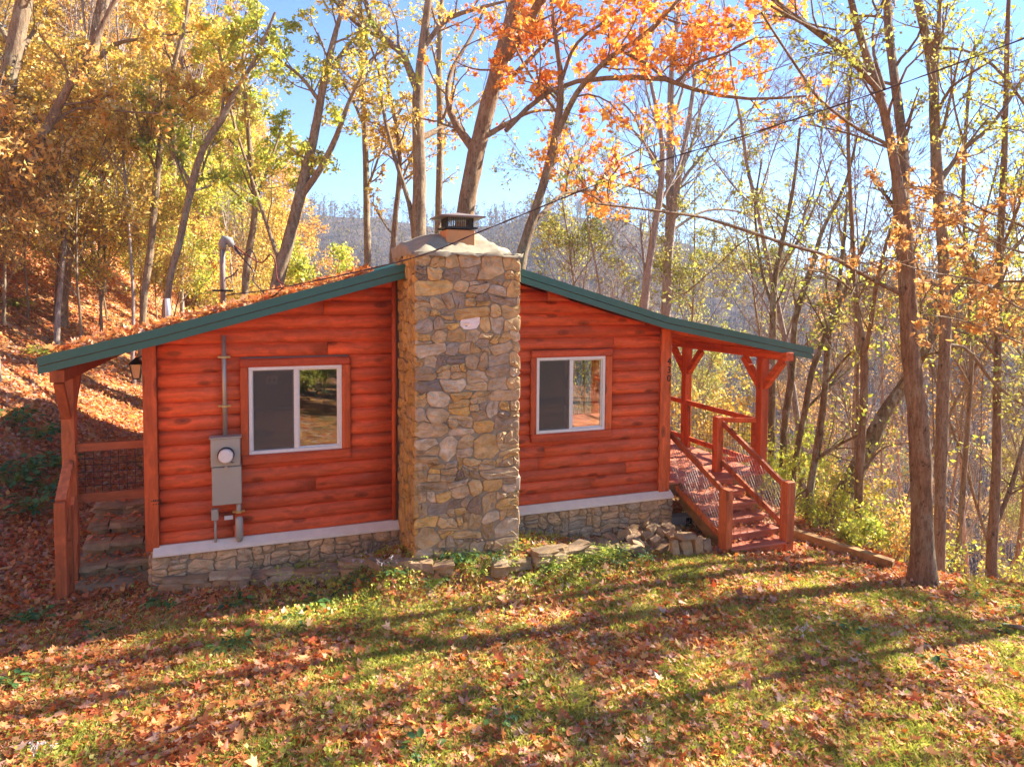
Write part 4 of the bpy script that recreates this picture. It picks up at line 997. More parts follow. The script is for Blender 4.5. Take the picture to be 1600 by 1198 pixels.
# right hand trees
traced('cherry_tree', 'big mottled trunk at the lawn edge right of the timbers, forking near the top', 'tree', 9.35,
       [(1443, 912, 46), (1441, 840, 42), (1440, 740, 40), (1434, 650, 37), (1424, 560, 35), (1418, 460, 33), (1413, 380, 32), (1408, 330, 32), (1400, 270, 20), (1385, 190, 18), (1372, 140, 17), (1345, 60, 14), (1325, -20, 11), (1310, -90, 8)],
       [[(1412, 330, 24), (1412, 240, 22), (1400, 140, 21), (1388, 40, 20), (1385, -50, 17)], [(1380, 150, 12), (1330, 95, 11), (1275, 50, 10), (1215, 5, 8), (1150, -60, 5)],
        [(1360, 120, 8), (1310, 65, 7), (1260, 40, 6), (1205, 10, 5)], [(1385, 225, 8), (1330, 195, 6), (1275, 150, 5), (1255, 120, 5), (1215, 60, 4), (1190, 20, 3)], [(1382, 140, 8), (1365, 80, 7), (1368, 30, 5), (1390, -20, 4)],
        [(1408, 460, 9), (1350, 430, 8), (1300, 402, 8), (1240, 385, 7), (1180, 365, 6), (1100, 340, 5), (1030, 330, 4), (930, 318, 3)], [(1385, 230, 5), (1330, 210, 4), (1265, 195, 3)]],
       'barkbrown', 'olive', 3, .07, False, 7, 4, 3, .18, 51, .05, 1.4)
traced('cherry_tree', 'second tall trunk standing close behind the big mottled one and leaning left at the top', 'tree', 10.6,
       [(1467, 885, 22), (1470, 740, 22), (1474, 600, 23), (1478, 480, 22), (1473, 380, 22), (1465, 290, 21), (1461, 200, 20), (1458, 110, 19), (1445, 50, 18), (1430, -20, 16), (1420, -90, 12)],
       [[(1462, 110, 11), (1467, 50, 9), (1468, -10, 8), (1470, -80, 6)], [(1466, 290, 10), (1500, 240, 9), (1545, 200, 8), (1575, 160, 7), (1610, 100, 5)], [(1478, 470, 11), (1505, 440, 10), (1540, 430, 9), (1560, 420, 7), (1600, 370, 5)],
        [(1462, 75, 6), (1510, 80, 5), (1560, 110, 5), (1620, 190, 4)], [(1474, 540, 8), (1510, 545, 7), (1555, 600, 7), (1610, 640, 5)]],
       'barkgrey', 'olive', 4, .07, False, 7, 4, 3, .20, 52, .05, 1.1)
traced('leaning_tree', 'thick mossy trunk leaning right against the big tree at the lawn edge', 'tree', 12.2, [(1270, 860, 44), (1310, 790, 38), (1350, 710, 32), (1385, 640, 26), (1420, 590, 20), (1460, 520, 14), (1490, 440, 9)], [[(1405, 610, 8), (1440, 560, 6), (1470, 550, 4)]], 'barkmoss', None, 0, .1, False, 4, 3, 3, .14, 53)
traced('young_tree', 'dark slim trunk in front of the mossy leaning one', 'tree', 11.6, [(1340, 850, 15), (1343, 740, 16), (1350, 620, 16), (1350, 540, 16), (1340, 490, 11), (1335, 420, 10), (1330, 330, 9), (1325, 200, 7), (1330, 100, 5)],
       [[(1350, 560, 10), (1362, 500, 9), (1370, 440, 8), (1385, 380, 6), (1400, 330, 4)], [(1345, 740, 5), (1380, 700, 4), (1430, 690, 3)], [(1338, 460, 5), (1300, 430, 4), (1255, 420, 3)]], 'barkbrown', 'lime', 1, .08, False, 6, 4, 3, .14, 54)
traced('young_tree', 'mossy stem right beside the front porch post', 'tree', 14.5, [(1204, 740, 15), (1206, 640, 15), (1207, 560, 15), (1208, 500, 14), (1210, 440, 12), (1222, 380, 9), (1240, 290, 7), (1250, 200, 5)], [[(1208, 480, 8), (1190, 420, 7), (1180, 330, 5), (1190, 250, 4)], [(1209, 450, 8), (1240, 390, 6), (1270, 330, 5), (1300, 250, 4)]], 'barkmoss', 'lime', 1, .09, False, 7, 4, 4, .17, 55)
traced('young_tree', 'second mossy stem from the front porch post, curving right at roof height', 'tree', 13.6, [(1222, 750, 14), (1226, 660, 14), (1237, 590, 14), (1243, 500, 13), (1268, 420, 11), (1285, 360, 8), (1320, 290, 6), (1340, 210, 4)], [[(1240, 560, 5), (1275, 530, 4), (1300, 500, 3)]], 'barkmoss', None, 1, .09, False, 7, 4, 4, .17, 56)
traced('young_tree', 'third stem from the porch post, crooked and leaning right', 'tree', 13, [(1238, 790, 12), (1243, 720, 12), (1258, 640, 12), (1272, 570, 12), (1305, 490, 10), (1330, 430, 8), (1360, 360, 6)], [[(1258, 640, 6), (1310, 590, 5), (1350, 560, 4)], [(1300, 500, 6), (1290, 430, 5), (1300, 350, 4)]], 'barkmoss', 'lime', 1, .09, False, 6, 4, 4, .17, 57)
traced('young_tree', 'fourth stem from the porch post with a low side branch', 'tree', 12.6, [(1260, 810, 15), (1268, 750, 14), (1280, 680, 14), (1290, 600, 13), (1295, 520, 11), (1310, 450, 9), (1318, 380, 7), (1325, 300, 5)], [[(1278, 715, 8), (1310, 695, 6), (1340, 680, 4)], [(1268, 760, 6), (1245, 775, 4), (1225, 800, 3)], [(1290, 600, 6), (1320, 560, 5), (1345, 540, 3)]], 'barkmoss', 'lime', 1, .09, False, 6, 4, 4, .17, 58)
traced('young_tree', 'brown trunk near the right edge, rising past the tan beech leaves', 'tree', 11.5, [(1548, 935, 22), (1550, 860, 20), (1556, 760, 17), (1558, 650, 16), (1560, 520, 15), (1562, 400, 14), (1568, 280, 12), (1572, 150, 10), (1575, 20, 8), (1580, -60, 6)],
       [[(1556, 820, 9), (1580, 760, 9), (1600, 690, 8), (1630, 600, 6)], [(1560, 480, 7), (1520, 400, 6), (1490, 340, 5), (1470, 290, 4)], [(1562, 400, 7), (1600, 300, 6), (1640, 200, 5)], [(1560, 560, 7), (1530, 530, 6), (1490, 515, 4)]], 'barkbrown', 'lime', 2, .08, False, 7, 4, 4, .17, 59)
traced('young_tree', 'thin bare stem between the second cherry and the right edge trunk', 'tree', 14, [(1500, 820, 11), (1510, 700, 10), (1518, 560, 9), (1512, 420, 8), (1505, 300, 8), (1512, 160, 7), (1525, 60, 5)], [[(1512, 420, 5), (1540, 330, 4), (1560, 250, 3)], [(1510, 240, 5), (1490, 160, 4), (1485, 80, 3)], [(1514, 600, 5), (1480, 540, 4), (1450, 500, 3)]], 'barkgrey', 'lime', 3, .10, False, 7, 4, 4, .2, 60)
# pale bare tree with a fan of stems behind the right roof
traced('bare_tree', 'pale leafless tree with a wide fan of upright stems behind the right roof slope', 'tree', 24, [(1040, 520, 18), (1043, 430, 17), (1047, 350, 17), (1047, 260, 15), (1048, 180, 13), (1050, 100, 9), (1060, 20, 6), (1065, -60, 4)],
       [[(1045, 400, 13), (1052, 340, 12), (1062, 270, 11), (1075, 200, 9), (1085, 130, 7), (1100, 60, 5), (1110, 0, 3)], [(1047, 330, 8), (1068, 280, 7), (1110, 230, 6), (1160, 180, 4), (1210, 150, 3)], [(1048, 300, 8), (1080, 230, 6), (1100, 150, 4), (1130, 60, 3)],
        [(1046, 240, 7), (1025, 190, 5), (1010, 140, 4), (1005, 80, 3)], [(1047, 290, 6), (1020, 240, 5), (985, 200, 4), (940, 170, 3)], [(1047, 330, 6), (1010, 300, 5), (960, 285, 3)], [(1050, 360, 6), (1100, 330, 5), (1150, 330, 4), (1210, 350, 3)], [(1049, 200, 6), (1070, 120, 5), (1065, 40, 3)]],
       'barkpale', None, 0, .1, False, 11, 6, 4, .30, 61, up=.25)
traced('bare_tree', 'pale leafless tree leaning right, just left of the fan shaped one', 'tree', 22, [(1005, 500, 16), (1012, 430, 14), (1022, 360, 13), (1032, 300, 12), (1035, 230, 10), (1028, 180, 8), (1015, 120, 6), (1005, 50, 4)],
       [[(1010, 450, 5), (1003, 380, 4), (1000, 345, 3)], [(1033, 280, 6), (1010, 230, 5), (990, 180, 4), (960, 150, 3)], [(1030, 320, 6), (1060, 260, 5), (1080, 190, 4)]], 'barkpale', None, 0, .1, False, 9, 6, 4, .26, 62, up=.25)
# near beech spray at the right
traced('beech_tree', 'young beech at the right edge with level sprays of tan orange leaves', 'tree', 8.2, [(1640, 900, 20), (1645, 700, 18), (1650, 500, 16), (1650, 350, 13), (1655, 200, 9), (1660, 60, 6)],
       [[(1650, 400, 7), (1580, 390, 5), (1500, 350, 4), (1430, 325, 3), (1380, 320, 2)], [(1650, 440, 7), (1560, 440, 5), (1470, 445, 4), (1380, 450, 3), (1260, 430, 2)], [(1650, 500, 7), (1590, 480, 5), (1530, 440, 4), (1450, 425, 3), (1370, 400, 2)],
        [(1650, 380, 7), (1590, 350, 5), (1540, 330, 4), (1480, 300, 3), (1420, 290, 2)], [(1650, 560, 6), (1580, 530, 4), (1500, 500, 3), (1430, 490, 2)]],
       'barkgrey', 'brownleaf', 4, .075, False, 9, 4, 3, .09, 63, .02, up=.0, grow_trunk=.6, leaf_t0=.4)

# ------------------------------------------------------------------ hillside wood, left
HG = 'golden trees covering the hillside on the left'
protos = [generic('hillside_tree', 'golden leaved tree standing in the wood on the left hillside', 'tree', 15, m_, b_, 70+i, c0, sp, (18, 10, 6, 0), 7, .15, None, HG)
          for i, (m_, b_, c0, sp) in enumerate((('gold', 'barkgrey', .30, .30), ('greenish', 'barkgrey', .25, .32), ('amberleaf', 'barkbrown', .35, .30), ('gold', 'barkbrown', .2, .36)))]
UG = 'low trees and saplings under the left hillside wood'
uprot = [generic('understory_tree', 'low spreading sapling with yellow leaves under the hillside wood', 'small tree', 6, m_, 'barkgrey', 80+i, .12, .45, (17, 9, 6, 0), 7, .12, .035, UG, .12, .1)
         for i, m_ in enumerate(('gold', 'lime', 'amberleaf', 'greenish'))]
def inview(x, y, m=3):
    az = math.degrees(math.atan2(x-CAM[0], y-CAM[1])); return -17-m < az < 57.5+m
used = []
def scatter(n, az0, az1, r0, r1, sep, ok, rg):
    out = []; tries = 0
    while len(out) < n and tries < 9000:
        tries += 1; az = math.radians(rg.uniform(az0, az1)); r = math.sqrt(rg.uniform(r0*r0, r1*r1)); x = CAM[0]+r*math.sin(az); y = CAM[1]+r*math.cos(az)
        if not ok(x, y) or any((x-a)**2+(y-b)**2 < sep*sep for a, b in out): continue
        out.append((x, y))
    return out
rg = np.random.default_rng(99)
slope_s = lambda x, y: -.95*x+.3*y-3.3
first = [True]*8
def place(proto, i, x, y, sc, rz):
    z = float(ground_z(x, y))-.1
    if first[i]:
        first[i] = False; proto.location = (x, y, z); proto.rotation_euler = (0, 0, rz); proto.scale = (sc,)*3
    else: copy_tree(proto, (x, y, z), rz, sc)
spots = scatter(40, -24, 7, 24, 62, 2.9, lambda x, y: slope_s(x, y) > 3.0 and not(-2 < x < 8 and y < 10), rg)+scatter(10, -1, 5, 31, 56, 2.8, lambda x, y: slope_s(x, y) > -1.5, rg)
for (x, y) in spots: i = int(rg.choice([0, 0, 1, 2, 3])); place(protos[i], i, x, y, rg.uniform(.75, 1.2), rg.uniform(0, 6.28))
spots = scatter(74, -24, 7, 21, 50, 1.7, lambda x, y: slope_s(x, y) > 3.4, rg)+scatter(12, -19, -3, 19, 27, 1.8, lambda x, y: slope_s(x, y) > 2.4, rg)+scatter(12, -1, 5, 24, 50, 1.8, lambda x, y: slope_s(x, y) > -2, rg)
for (x, y) in spots: i = int(rg.choice([0, 1, 2, 3, 0, 2])); place(uprot[i], 4+i, x, y, rg.uniform(.6, 1.15), rg.uniform(0, 6.28))
for j, (x, y, s_) in enumerate(((-5, -12.5, .6), (-3, -11.5, .45), (-1.6, -13.2, .7), (.2, -12.2, .5), (1.4, -13.6, .6), (3, -12, .5), (4.6, -13.4, .75), (6, -12.0, .5), (7.6, -13.2, .7), (9.4, -12.4, .55), (11, -13.8, .7), (13, -12.8, .6))):
    place(uprot[j % 4], 4+j % 4, x, y, s_, j*2.1)
# ------------------------------------------------------------------ bare wood on the falling slope, right and behind
BG = 'bare trees on the slope below the cabin'
bprot = [generic('bare_tree', 'leafless grey tree standing on the slope below the cabin', 'tree', 15, lf, b_, 90+i, .25, .34, (13, 8, 7, 4), nl, .13, .085, BG, .06, .3, st_)
         for i, (lf, b_, nl, st_) in enumerate(((None, 'barkpale', 0, 1), ('olive', 'barkgrey', 2, 1), (None, 'barkgrey', 0, 2), ('amberleaf', 'barkpale', 1, 1)))]
first = [True]*8
ok = lambda x, y: (x > float(edge(y))+2.2 or (y > 12 and x > -1)) and slope_s(x, y) < 1
SPL = 'thin bare stems among the golden hillside trees'
rq = np.random.default_rng(314)
for q in (0, 2):
    qo = generic('bare_sapling', 'thin leafless grey stem among the golden trees on the left hillside', 'tree', 13, None, 'barkpale', 120+q, .35, .22, (10, 6, 4, 0), 0, .1, .06, SPL, .08, .3)
    for j, (x, y) in enumerate(scatter(15, -20, 5, 17, 38, 1.8, lambda x, y: slope_s(x, y) > 1.5, rq)):
        sc_ = rq.uniform(.7, 1.25); lo_ = (x, y, float(ground_z(x, y))-.1)
        if j == 0: qo.location = lo_; qo.scale = (sc_,)*3
        else: copy_tree(qo, lo_, rq.uniform(0, 6.28), sc_)
spots = scatter(26, 20, 62, 15, 34, 1.9, ok, rg)+scatter(62, 4, 62, 34, 82, 2.8, ok, rg)
for (x, y) in spots: i = int(rg.choice([0, 0, 1, 2, 2, 3])); place(bprot[i], i, x, y, rg.uniform(.6, 1.0), rg.uniform(0, 6.28))
# trees beside the lawn, right of the frame: they stripe the grass with shade
i = 0
for (x, y, sc) in ((15.5, -3.6, .8), (19, -5.4, .9), (21, -2.0, 1.0)):
    place(bprot[1+i % 2], 1+i % 2, x, y, sc, i*1.7); i += 1

for (x, y, sc) in ((-3, -24, .9), (2, -27, 1.), (6, -22, .8), (9, -28, 1.1), (-8, -22, 1.), (13, -24, .9), (4, -33, 1.1), (-2, -35, 1.2), (17, -30, 1.)):
    place(bprot[i % 4], i % 4, x, y, sc, i*1.7); i += 1

# ------------------------------------------------------------------ shrubs behind the timbers and down the slope
def shrub(label, x, y, h, w_, leaf, n, ls, seed, bark='barkpale', name='shrub', group=None):
    rg = np.random.default_rng(seed); z = float(gz(x, y)); root = thing(name, label, 'shrub', (x, y, z), group)
    m = 9; p0 = np.zeros((m, 5, 3)); 
    for i in range(m):
        d = unit(np.r_[rg.normal(0, .5, 2)*w_/h, 1.]); p0[i] = np.array([x, y, z-.05])+np.linspace(0, 1, 5)[:, None]*d*h*rg.uniform(.6, 1.1)+np.r_[rg.normal(0, .1*w_, 2), 0]
    r = np.repeat(np.linspace(.012, .004, 5)[None], m, 0)
    p1, r1 = grow(p0, r, 7, .15, 1, .7, .45, .6, 4, .15, .1, rg); p2, r2 = grow(p1, r1, 4, .2, 1, .6, .5, .7, 3, .2, 0, rg)
    add_wood(root, 'stems', [(p0, r, 4), (p1, np.maximum(r1, .003), 3), (p2, np.maximum(r2, .0025), 3)], Mt[bark])
    if n: add_crown(root, tip_points(p2, n, rg, .05), ls, Mt[leaf], rg)
    return root
for i, (x, y) in enumerate(((-6, -17), (-3, -15), (0, -16), (3, -15.5), (6, -17), (9, -16), (-8, -19), (12, -18), (-1, -19), (4.5, -19), (15, -17), (-11, -17))):
    shrub('dark evergreen thicket behind the viewer, seen only mirrored in the windows', x, y, 3.2, 3.2, 'herb', 16, .20, 400+i, group='evergreen thicket behind the viewer')
SG = 'shrubs on the slope beyond the timber edging'
for i, (x, y, h, w_, lf, n, ls) in enumerate(((10.3, -.4, 1.0, .9, 'lime', 5, .07), (10.0, -1.2, .7, .7, 'lime', 5, .07), (11.2, -.9, 1.1, 1., 'amberleaf', 4, .07), (10.5, 1.2, 1.5, 1.2, 'lime', 5, .09), (11.8, 1.0, 1.6, 1.2, 'gold', 5, .08),
        (12.2, -.6, 1.2, 1.1, 'greenish', 3, .07), (12.6, 3., 2.2, 1.6, 'lime', 5, .10), (11.3, 4.2, 2.4, 1.8, 'gold', 6, .10), (14.2, 2.2, 2.2, 1.6, 'lime', 4, .10), (13.4, .4, 1.6, 1.4, 'lime', 3, .08), (14.6, -.6, 1.8, 1.5, 'greenish', 3, .09),
        (13.0, 5.6, 3.0, 2.2, 'gold', 6, .11), (15.5, 4.5, 2.8, 2.2, 'lime', 5, .10), (13.2, -1.8, 1.2, 1.2, None, 0, 0), (14.6, -2.4, 1.4, 1.4, None, 0, 0), (15.6, .9, 2.0, 2.0, None, 0, 0), (16.8, -.6, 2.2, 2., 'lime', 2, .09), (12.0, -2.2, .8, .9, None, 0, 0),
        (17.5, 2.4, 2.5, 2.4, 'lime', 3, .1), (16.5, 6.8, 3., 2.4, 'greenish', 3, .12), (19, 1.0, 2.5, 2.4, None, 0, 0), (18.2, 4.6, 2.6, 2.4, 'lime', 3, .11), (20, -1.6, 2.5, 2.4, None, 0, 0))):
    shrub({'lime': 'yellow green shrub on the slope beyond the timber edging', 'gold': 'bright golden shrub on the slope behind the porch stairs', 'amberleaf': 'orange leaved shrub low behind the timber edging', 'greenish': 'thin half green shrub on the slope beyond the lawn', None: 'tangled leafless brush on the slope right of the big tree'}[lf],
          x, y, h, w_, lf, n, ls, 200+i, group=SG)

# ------------------------------------------------------------------ far wood on the mountain (nobody could count it)
def far_forest():
    rg = np.random.default_rng(5); n = 5200
    az = np.radians(rg.uniform(-30, 66, n)); r = 62*np.exp(rg.uniform(0, 1, n)**.8*math.log(430/62)); x = CAM[0]+r*np.sin(az); y = CAM[1]+r*np.cos(az); z = far_z(x, y)
    h = rg.uniform(8, 14, n); base = np.stack([x, y, z-1], 1)
    t = np.linspace(0, 1, 4); tr = base[:, None]+np.stack([np.outer(rg.normal(0, .6, n), t), np.outer(rg.normal(0, .6, n), t), np.outer(h, t)], -1)
    rad = np.repeat(np.linspace(.14, .03, 4)[None], n, 0)
    b1, r1 = grow(tr, rad, 11, .25, 1, .6, .35, .6, 3, .12, .35, rg); r1 = np.maximum(r1, .035)
    o = add_wood(None, 'far_forest', [(tr, rad, 3), (b1, r1, 3)], bark_mat('shade_darkened_violet_bark', (.075, .062, .08), (.16, .13, .155), 0.)); setp(o, 'bare wood covering the mountain across the valley', None, None, 'stuff')  # grey violet bark, with the far slope's shade darkened into its colour
    keep = rg.uniform(0, 1, len(b1)) < .55*np.repeat(.25+1.2*sm(.0, 1, (z-np.min(z))/70+vnoise(x, y, 40, 2)), 11)
    c = tip_points(b1[keep], 4, rg, .5, .2)
    o = add_crown(None, c, .95, leaf_mat('shade_darkened_far_leaf', [(0, (.10, .07, .08)), (.4, (.15, .09, .08)), (.7, (.26, .18, .06)), (1, (.18, .18, .06))], .35, 0.), rg, name='far_foliage'); setp(o, 'thin yellow and rusty foliage over the far wood', None, None, 'stuff')  # far leaf colours also darkened for the slope's shade
far_forest()

# ------------------------------------------------------------------ leaf litter, grass and small plants
def slope_normal(x, y, e=.05):
    return unit(np.stack([-(gz(x+e, y)-gz(x-e, y))/(2*e), -(gz(x, y+e)-gz(x, y-e))/(2*e), np.ones_like(x)], -1))
def clear_house(x, y):
    a = (x > -.08) & (x < 7.3) & (y > -.12) & (y < 7.2); b = (x > CHX0-.02) & (x < CHX1+.02) & (y > CHY-.03) & (y < .1)
    st_ = (x > -1.0) & (x < -.1) & (y > .02) & (y < 1.9)
    return ~(a | b | st_)
def litter(n, fn, size, star, name, label, tilt=.35, seed=1, zoff=.0):
    rg = np.random.default_rng(seed); x, y = fn(rg, n); m = clear_house(x, y); x, y = x[m], y[m]; n = len(x)
    nr = unit(slope_normal(x, y)+rg.normal(0, tilt, (n, 3))); nr[:, 2] = np.abs(nr[:, 2])
    z = gz(x, y)+rg.uniform(.004, .045, n)+zoff; c = np.stack([x, y, z], 1)
    if star: v, f = lobed(c, size, rg, nr); per = len(STAR)+1
    else:
        rv = unit(rg.normal(size=(n, 3))); a = unit(np.cross(nr, rv)); b = np.cross(nr, a); s = (size*rg.uniform(.6, 1.3, n))[:, None]
        v = np.stack([c, c+a*s*.45+b*s*.33+nr*s*.12, c+a*s, c+a*s*.45-b*s*.33+nr*s*.12], 1).reshape(-1, 3); f = np.arange(4*n).reshape(n, 4); per = 4
    # reds gather in some places, pale tans in others
    t = np.clip(.5+.30*vnoise(x, y, 1.7, 12)+rg.uniform(-.5, .5, n), 0, 1)
    o = link(name, mesh_np(name, v, f, rnd=np.repeat(t, per)), None, Mt['litter']); setp(o, label, None, None, 'stuff'); return o
def lawn_pts(rg, n, thin=True):
    out = []
    while sum(len(a) for a in out) < n:
        x = rg.uniform(-3.6, 14.5, 4*n); y = rg.uniform(-6.2, .6, 4*n)
        az = np.degrees(np.arctan2(x-CAM[0], y-CAM[1])); r = np.hypot(x-CAM[0], y-CAM[1])
        w = np.clip(1.15-.35*grassy(x, y), .25, 1) if thin else 1.
        m = (az > -22) & (az < 61) & (r > 3.3) & (rg.uniform(0, 1, len(x)) < np.clip(5.2/r, .3, 1)*w); out.append(np.stack([x[m], y[m]], 1))
    q = np.concatenate(out)[:n]; return q[:, 0], q[:, 1]
def grassy(x, y):
    """0..1 how much grass shows through the leaves"""
    g = .62+1.5*vnoise(x, y, .75, 31)+.9*vnoise(x, y, .3, 32)+.35*vnoise(x, y, 2.2, 33)
    g = g*sm(-.55, -1.5, y+.0*x)*sm(-1.6, .6, x)+.0
    g = g-.5*sm(8.6, 9.6, x)*sm(-3.4, -2.4, y)-.7*sm(6.6, 7.4, x)*sm(-2.2, -1.5, y)
    return np.clip(g, 0, 1)
litter(60000, lawn_pts, .06, True, 'leaf_litter', 'fallen orange, red and tan leaves strewn over the lawn', .38, 1)
def left_pts(rg, n):
    az = np.radians(rg.uniform(-24, 3, n)); r = 9.2+30*rg.uniform(0, 1, n)**1.25; return CAM[0]+r*np.sin(az), CAM[1]+r*np.cos(az)
litter(95000, left_pts, .085, False, 'hillside_leaf_litter', 'fallen leaves carpeting the path and hillside on the left', .55, 2)
def right_pts(rg, n):
    az = np.radians(rg.uniform(30, 62, n)); r = 10+22*rg.uniform(0, 1, n)**1.2; return CAM[0]+r*np.sin(az), CAM[1]+r*np.cos(az)
litter(26000, right_pts, .08, False, 'slope_leaf_litter', 'fallen leaves on the slope beyond the lawn edge', .5, 3)
# leaves lying on the left roof slope, in the valley of the ribs
def roof_litter():
    rg = np.random.default_rng(8); n = 6200
    x = rg.uniform(-1.0, 2.7, n); y = -.50+np.abs(rg.normal(0, 1.6, n)); m = (y < 7.4) & (vnoise(x, y, .5, 3)+vnoise(x, y, .17, 4)*.8+rg.uniform(-.4, .5, n) > .0-(.25*(x < 1.6))) & ~((x > 2.5) & (y < .3)); x, y = x[m], y[m]; n = len(x)
    z = np.interp(x, [p[0] for p in ROOF], [p[1] for p in ROOF])+.006+.075*rg.uniform(0, 1, n)**1.5
    nr = unit(np.stack([np.full(n, -.27), np.zeros(n), np.ones(n)], 1)+rg.normal(0, .5, (n, 3)))
    v, f = lobed(np.stack([x, y, z], 1), .075, rg, nr); o = link('roof_leaf_litter', mesh_np('roof_leaf_litter', v, f, rnd=np.repeat(np.clip(rg.uniform(-.1, .9, n), 0, 1), len(STAR)+1)), None, Mt['litter'])
    setp(o, 'fallen leaves gathered on the left slope of the green roof', None, None, 'stuff')
    # treads, deck and stone steps
    X, Y, Z = [], [], []
    for i in range(5): k_ = 70; X.append(rg.uniform(7.55, 8.45, k_)); Y.append(YN[i]+.285-np.abs(rg.normal(0, .08, k_))); Z.append(np.full(k_, ZN[i]+.012))
    k_ = 260; X.append(rg.uniform(7.3, 9.0, k_)); Y.append(rg.uniform(.1, 5, k_)); Z.append(np.full(k_, DZ+.012))
    for (yn, zn) in ((.05, -.42), (.38, -.27), (.72, -.12), (1.06, .03), (1.45, .16)): k_ = 110; X.append(rg.uniform(-.95, -.14, k_)); Y.append(yn+rg.uniform(.06, .33, k_)); Z.append(np.full(k_, zn+.02))
    x, y, z = map(np.concatenate, (X, Y, Z)); n = len(x); z = z+rg.uniform(0, .025, n); nr = unit(rg.normal(0, .3, (n, 3))+np.array([0, 0, 1.]))
    v, f = lobed(np.stack([x, y, z], 1), .05, rg, nr); o = link('step_leaf_litter', mesh_np('step_leaf_litter', v, f, rnd=np.repeat(rg.uniform(0, 1, n), len(STAR)+1)), None, Mt['litter'])
    setp(o, 'dry leaves caught on the stair treads, deck and stone steps', None, None, 'stuff')
roof_litter()
def grass():
    rg = np.random.default_rng(4); x, y = lawn_pts(rg, 900000, False); g = grassy(x, y)
    keep = (rg.uniform(0, 1, len(x)) < g*.60+.03) & (x < edge(y)+.6); x, y = x[keep], y[keep]; m = clear_house(x, y); x, y = x[m], y[m]; n = len(x)
    z = gz(x, y)-.005; h = rg.uniform(.025, .07, n)*(.7+.7*(vnoise(x, y, .25, 9)+.5)); lean = rg.normal(0, .5, (n, 2))*h[:, None]; w_ = rg.uniform(.002, .0042, n); a = rg.uniform(0, 6.28, n)
    dx, dy = np.cos(a)*w_, np.sin(a)*w_
    A = np.stack([x-dx, y-dy, z], 1); B = np.stack([x+dx, y+dy, z], 1); C = np.stack([x+lean[:, 0]*.4+dx*.8, y+lean[:, 1]*.4+dy*.8, z+h*.65], 1); D_ = np.stack([x+lean[:, 0], y+lean[:, 1], z+h], 1)
    v = np.stack([A, B, C, D_], 1).reshape(-1, 3); f = np.arange(4*n).reshape(n, 4); t = np.clip(.42+.6*vnoise(x, y, .5, 21)+rg.normal(0, .22, n), 0, 1)
    o = link('grass', mesh_np('grass', v, f, rnd=np.repeat(t, 4)), None, Mt['grass']); setp(o, 'patchy yellow green grass growing through the fallen leaves', None, None, 'stuff')
    print('grass', n)
    # clover and creeping green cover, mostly near the stone border
    x, y = lawn_pts(rg, 60000, False); q = .8*sm(-2.3, -1.4, y)*sm(0.8, 1.8, x)*(1-sm(4.6, 6.2, x))+.05+.16*(vnoise(x, y, .6, 40) > .2)
    keep = (rg.uniform(0, 1, len(x)) < q) & (x < edge(y)+.5); x, y = x[keep], y[keep]; m = clear_house(x, y); x, y = x[m], y[m]; n = len(x)
    c = np.stack([x, y, gz(x, y)+rg.uniform(.01, .09, n)], 1); v, f = kites(c, .042, rg, .8, 0, .1)
    o = link('ground_cover', mesh_np('ground_cover', v, f, rnd=np.repeat(np.clip(rg.normal(.45, .3, n), 0, 1), 4)), None, Mt['lime']); setp(o, 'small leaved green ground cover along the stone border', None, None, 'stuff')
grass()
def herb(x, y, n, size, h, leaf='herb', label='', group=None, seed=0, name='leafy_plant', fl=0):
    rg = np.random.default_rng(seed+300); z = float(gz(x, y)); root = thing(name, label, 'plant', (x, y, z), group)
    a = rg.uniform(0, 6.28, n); rad = rg.uniform(.2, 1, n)**.7*h*1.3; zz = rg.uniform(.25, 1, n)*h
    tip = np.stack([x+np.cos(a)*rad, y+np.sin(a)*rad, z+zz], 1); b = np.array([x, y, z-.01]); mid = (tip+b)/2+np.array([0, 0, .25*h])
    pts = np.stack([np.repeat(b[None], n, 0), mid, tip], 1); add_wood(root, 'stems', [(pts, np.full((n, 3), .0022), 3)], Mt['lime'])
    d = unit(np.stack([np.cos(a), np.sin(a), rg.normal(-.1, .3, n)], 1)); sd_ = unit(np.cross(d, np.array([0, 0, 1.])+rg.normal(0, .25, (n, 3)))); up = np.cross(sd_, d); s = (size*rg.uniform(.7, 1.3, n))[:, None]
    V = np.stack([tip, tip+d*s*.25+sd_*s*.30+up*s*.05, tip+d*s*.65+sd_*s*.26+up*s*.03, tip+d*s*1.05-up*s*.1, tip+d*s*.65-sd_*s*.26+up*s*.03, tip+d*s*.25-sd_*s*.30+up*s*.05], 1).reshape(-1, 3)
    base = np.arange(n)[:, None, None]*6; tri = np.array([[0, 1, 2], [0, 2, 3], [0, 3, 4], [0, 4, 5]])[None]
    link('leaves', mesh_np('leaves', V, (base+tri).reshape(-1, 3), rnd=np.repeat(rg.uniform(0, 1, n), 6)), root, Mt[leaf])
    if fl:
        hd = np.stack([x+rg.normal(0, h*.5, fl), y+rg.normal(0, h*.5, fl), z+h*rg.uniform(1., 1.8, fl)], 1)
        pts = np.stack([np.repeat(b[None], fl, 0), (hd+b)/2, hd], 1); add_wood(root, 'flower_stems', [(pts, np.full((fl, 3), .002), 3)], Mt['lime'])
        c = np.repeat(hd, 14, 0)+rg.normal(0, .008, (fl*14, 3)); v, f = kites(c, .026, rg, .3, 0, .0); link('petals', mesh_np('petals', v, f, rnd=np.repeat(rg.uniform(0, 1, len(c)), 4)), root, Mt['aster'])
    return root
PG = 'dark green broad leaved plants in the lawn'
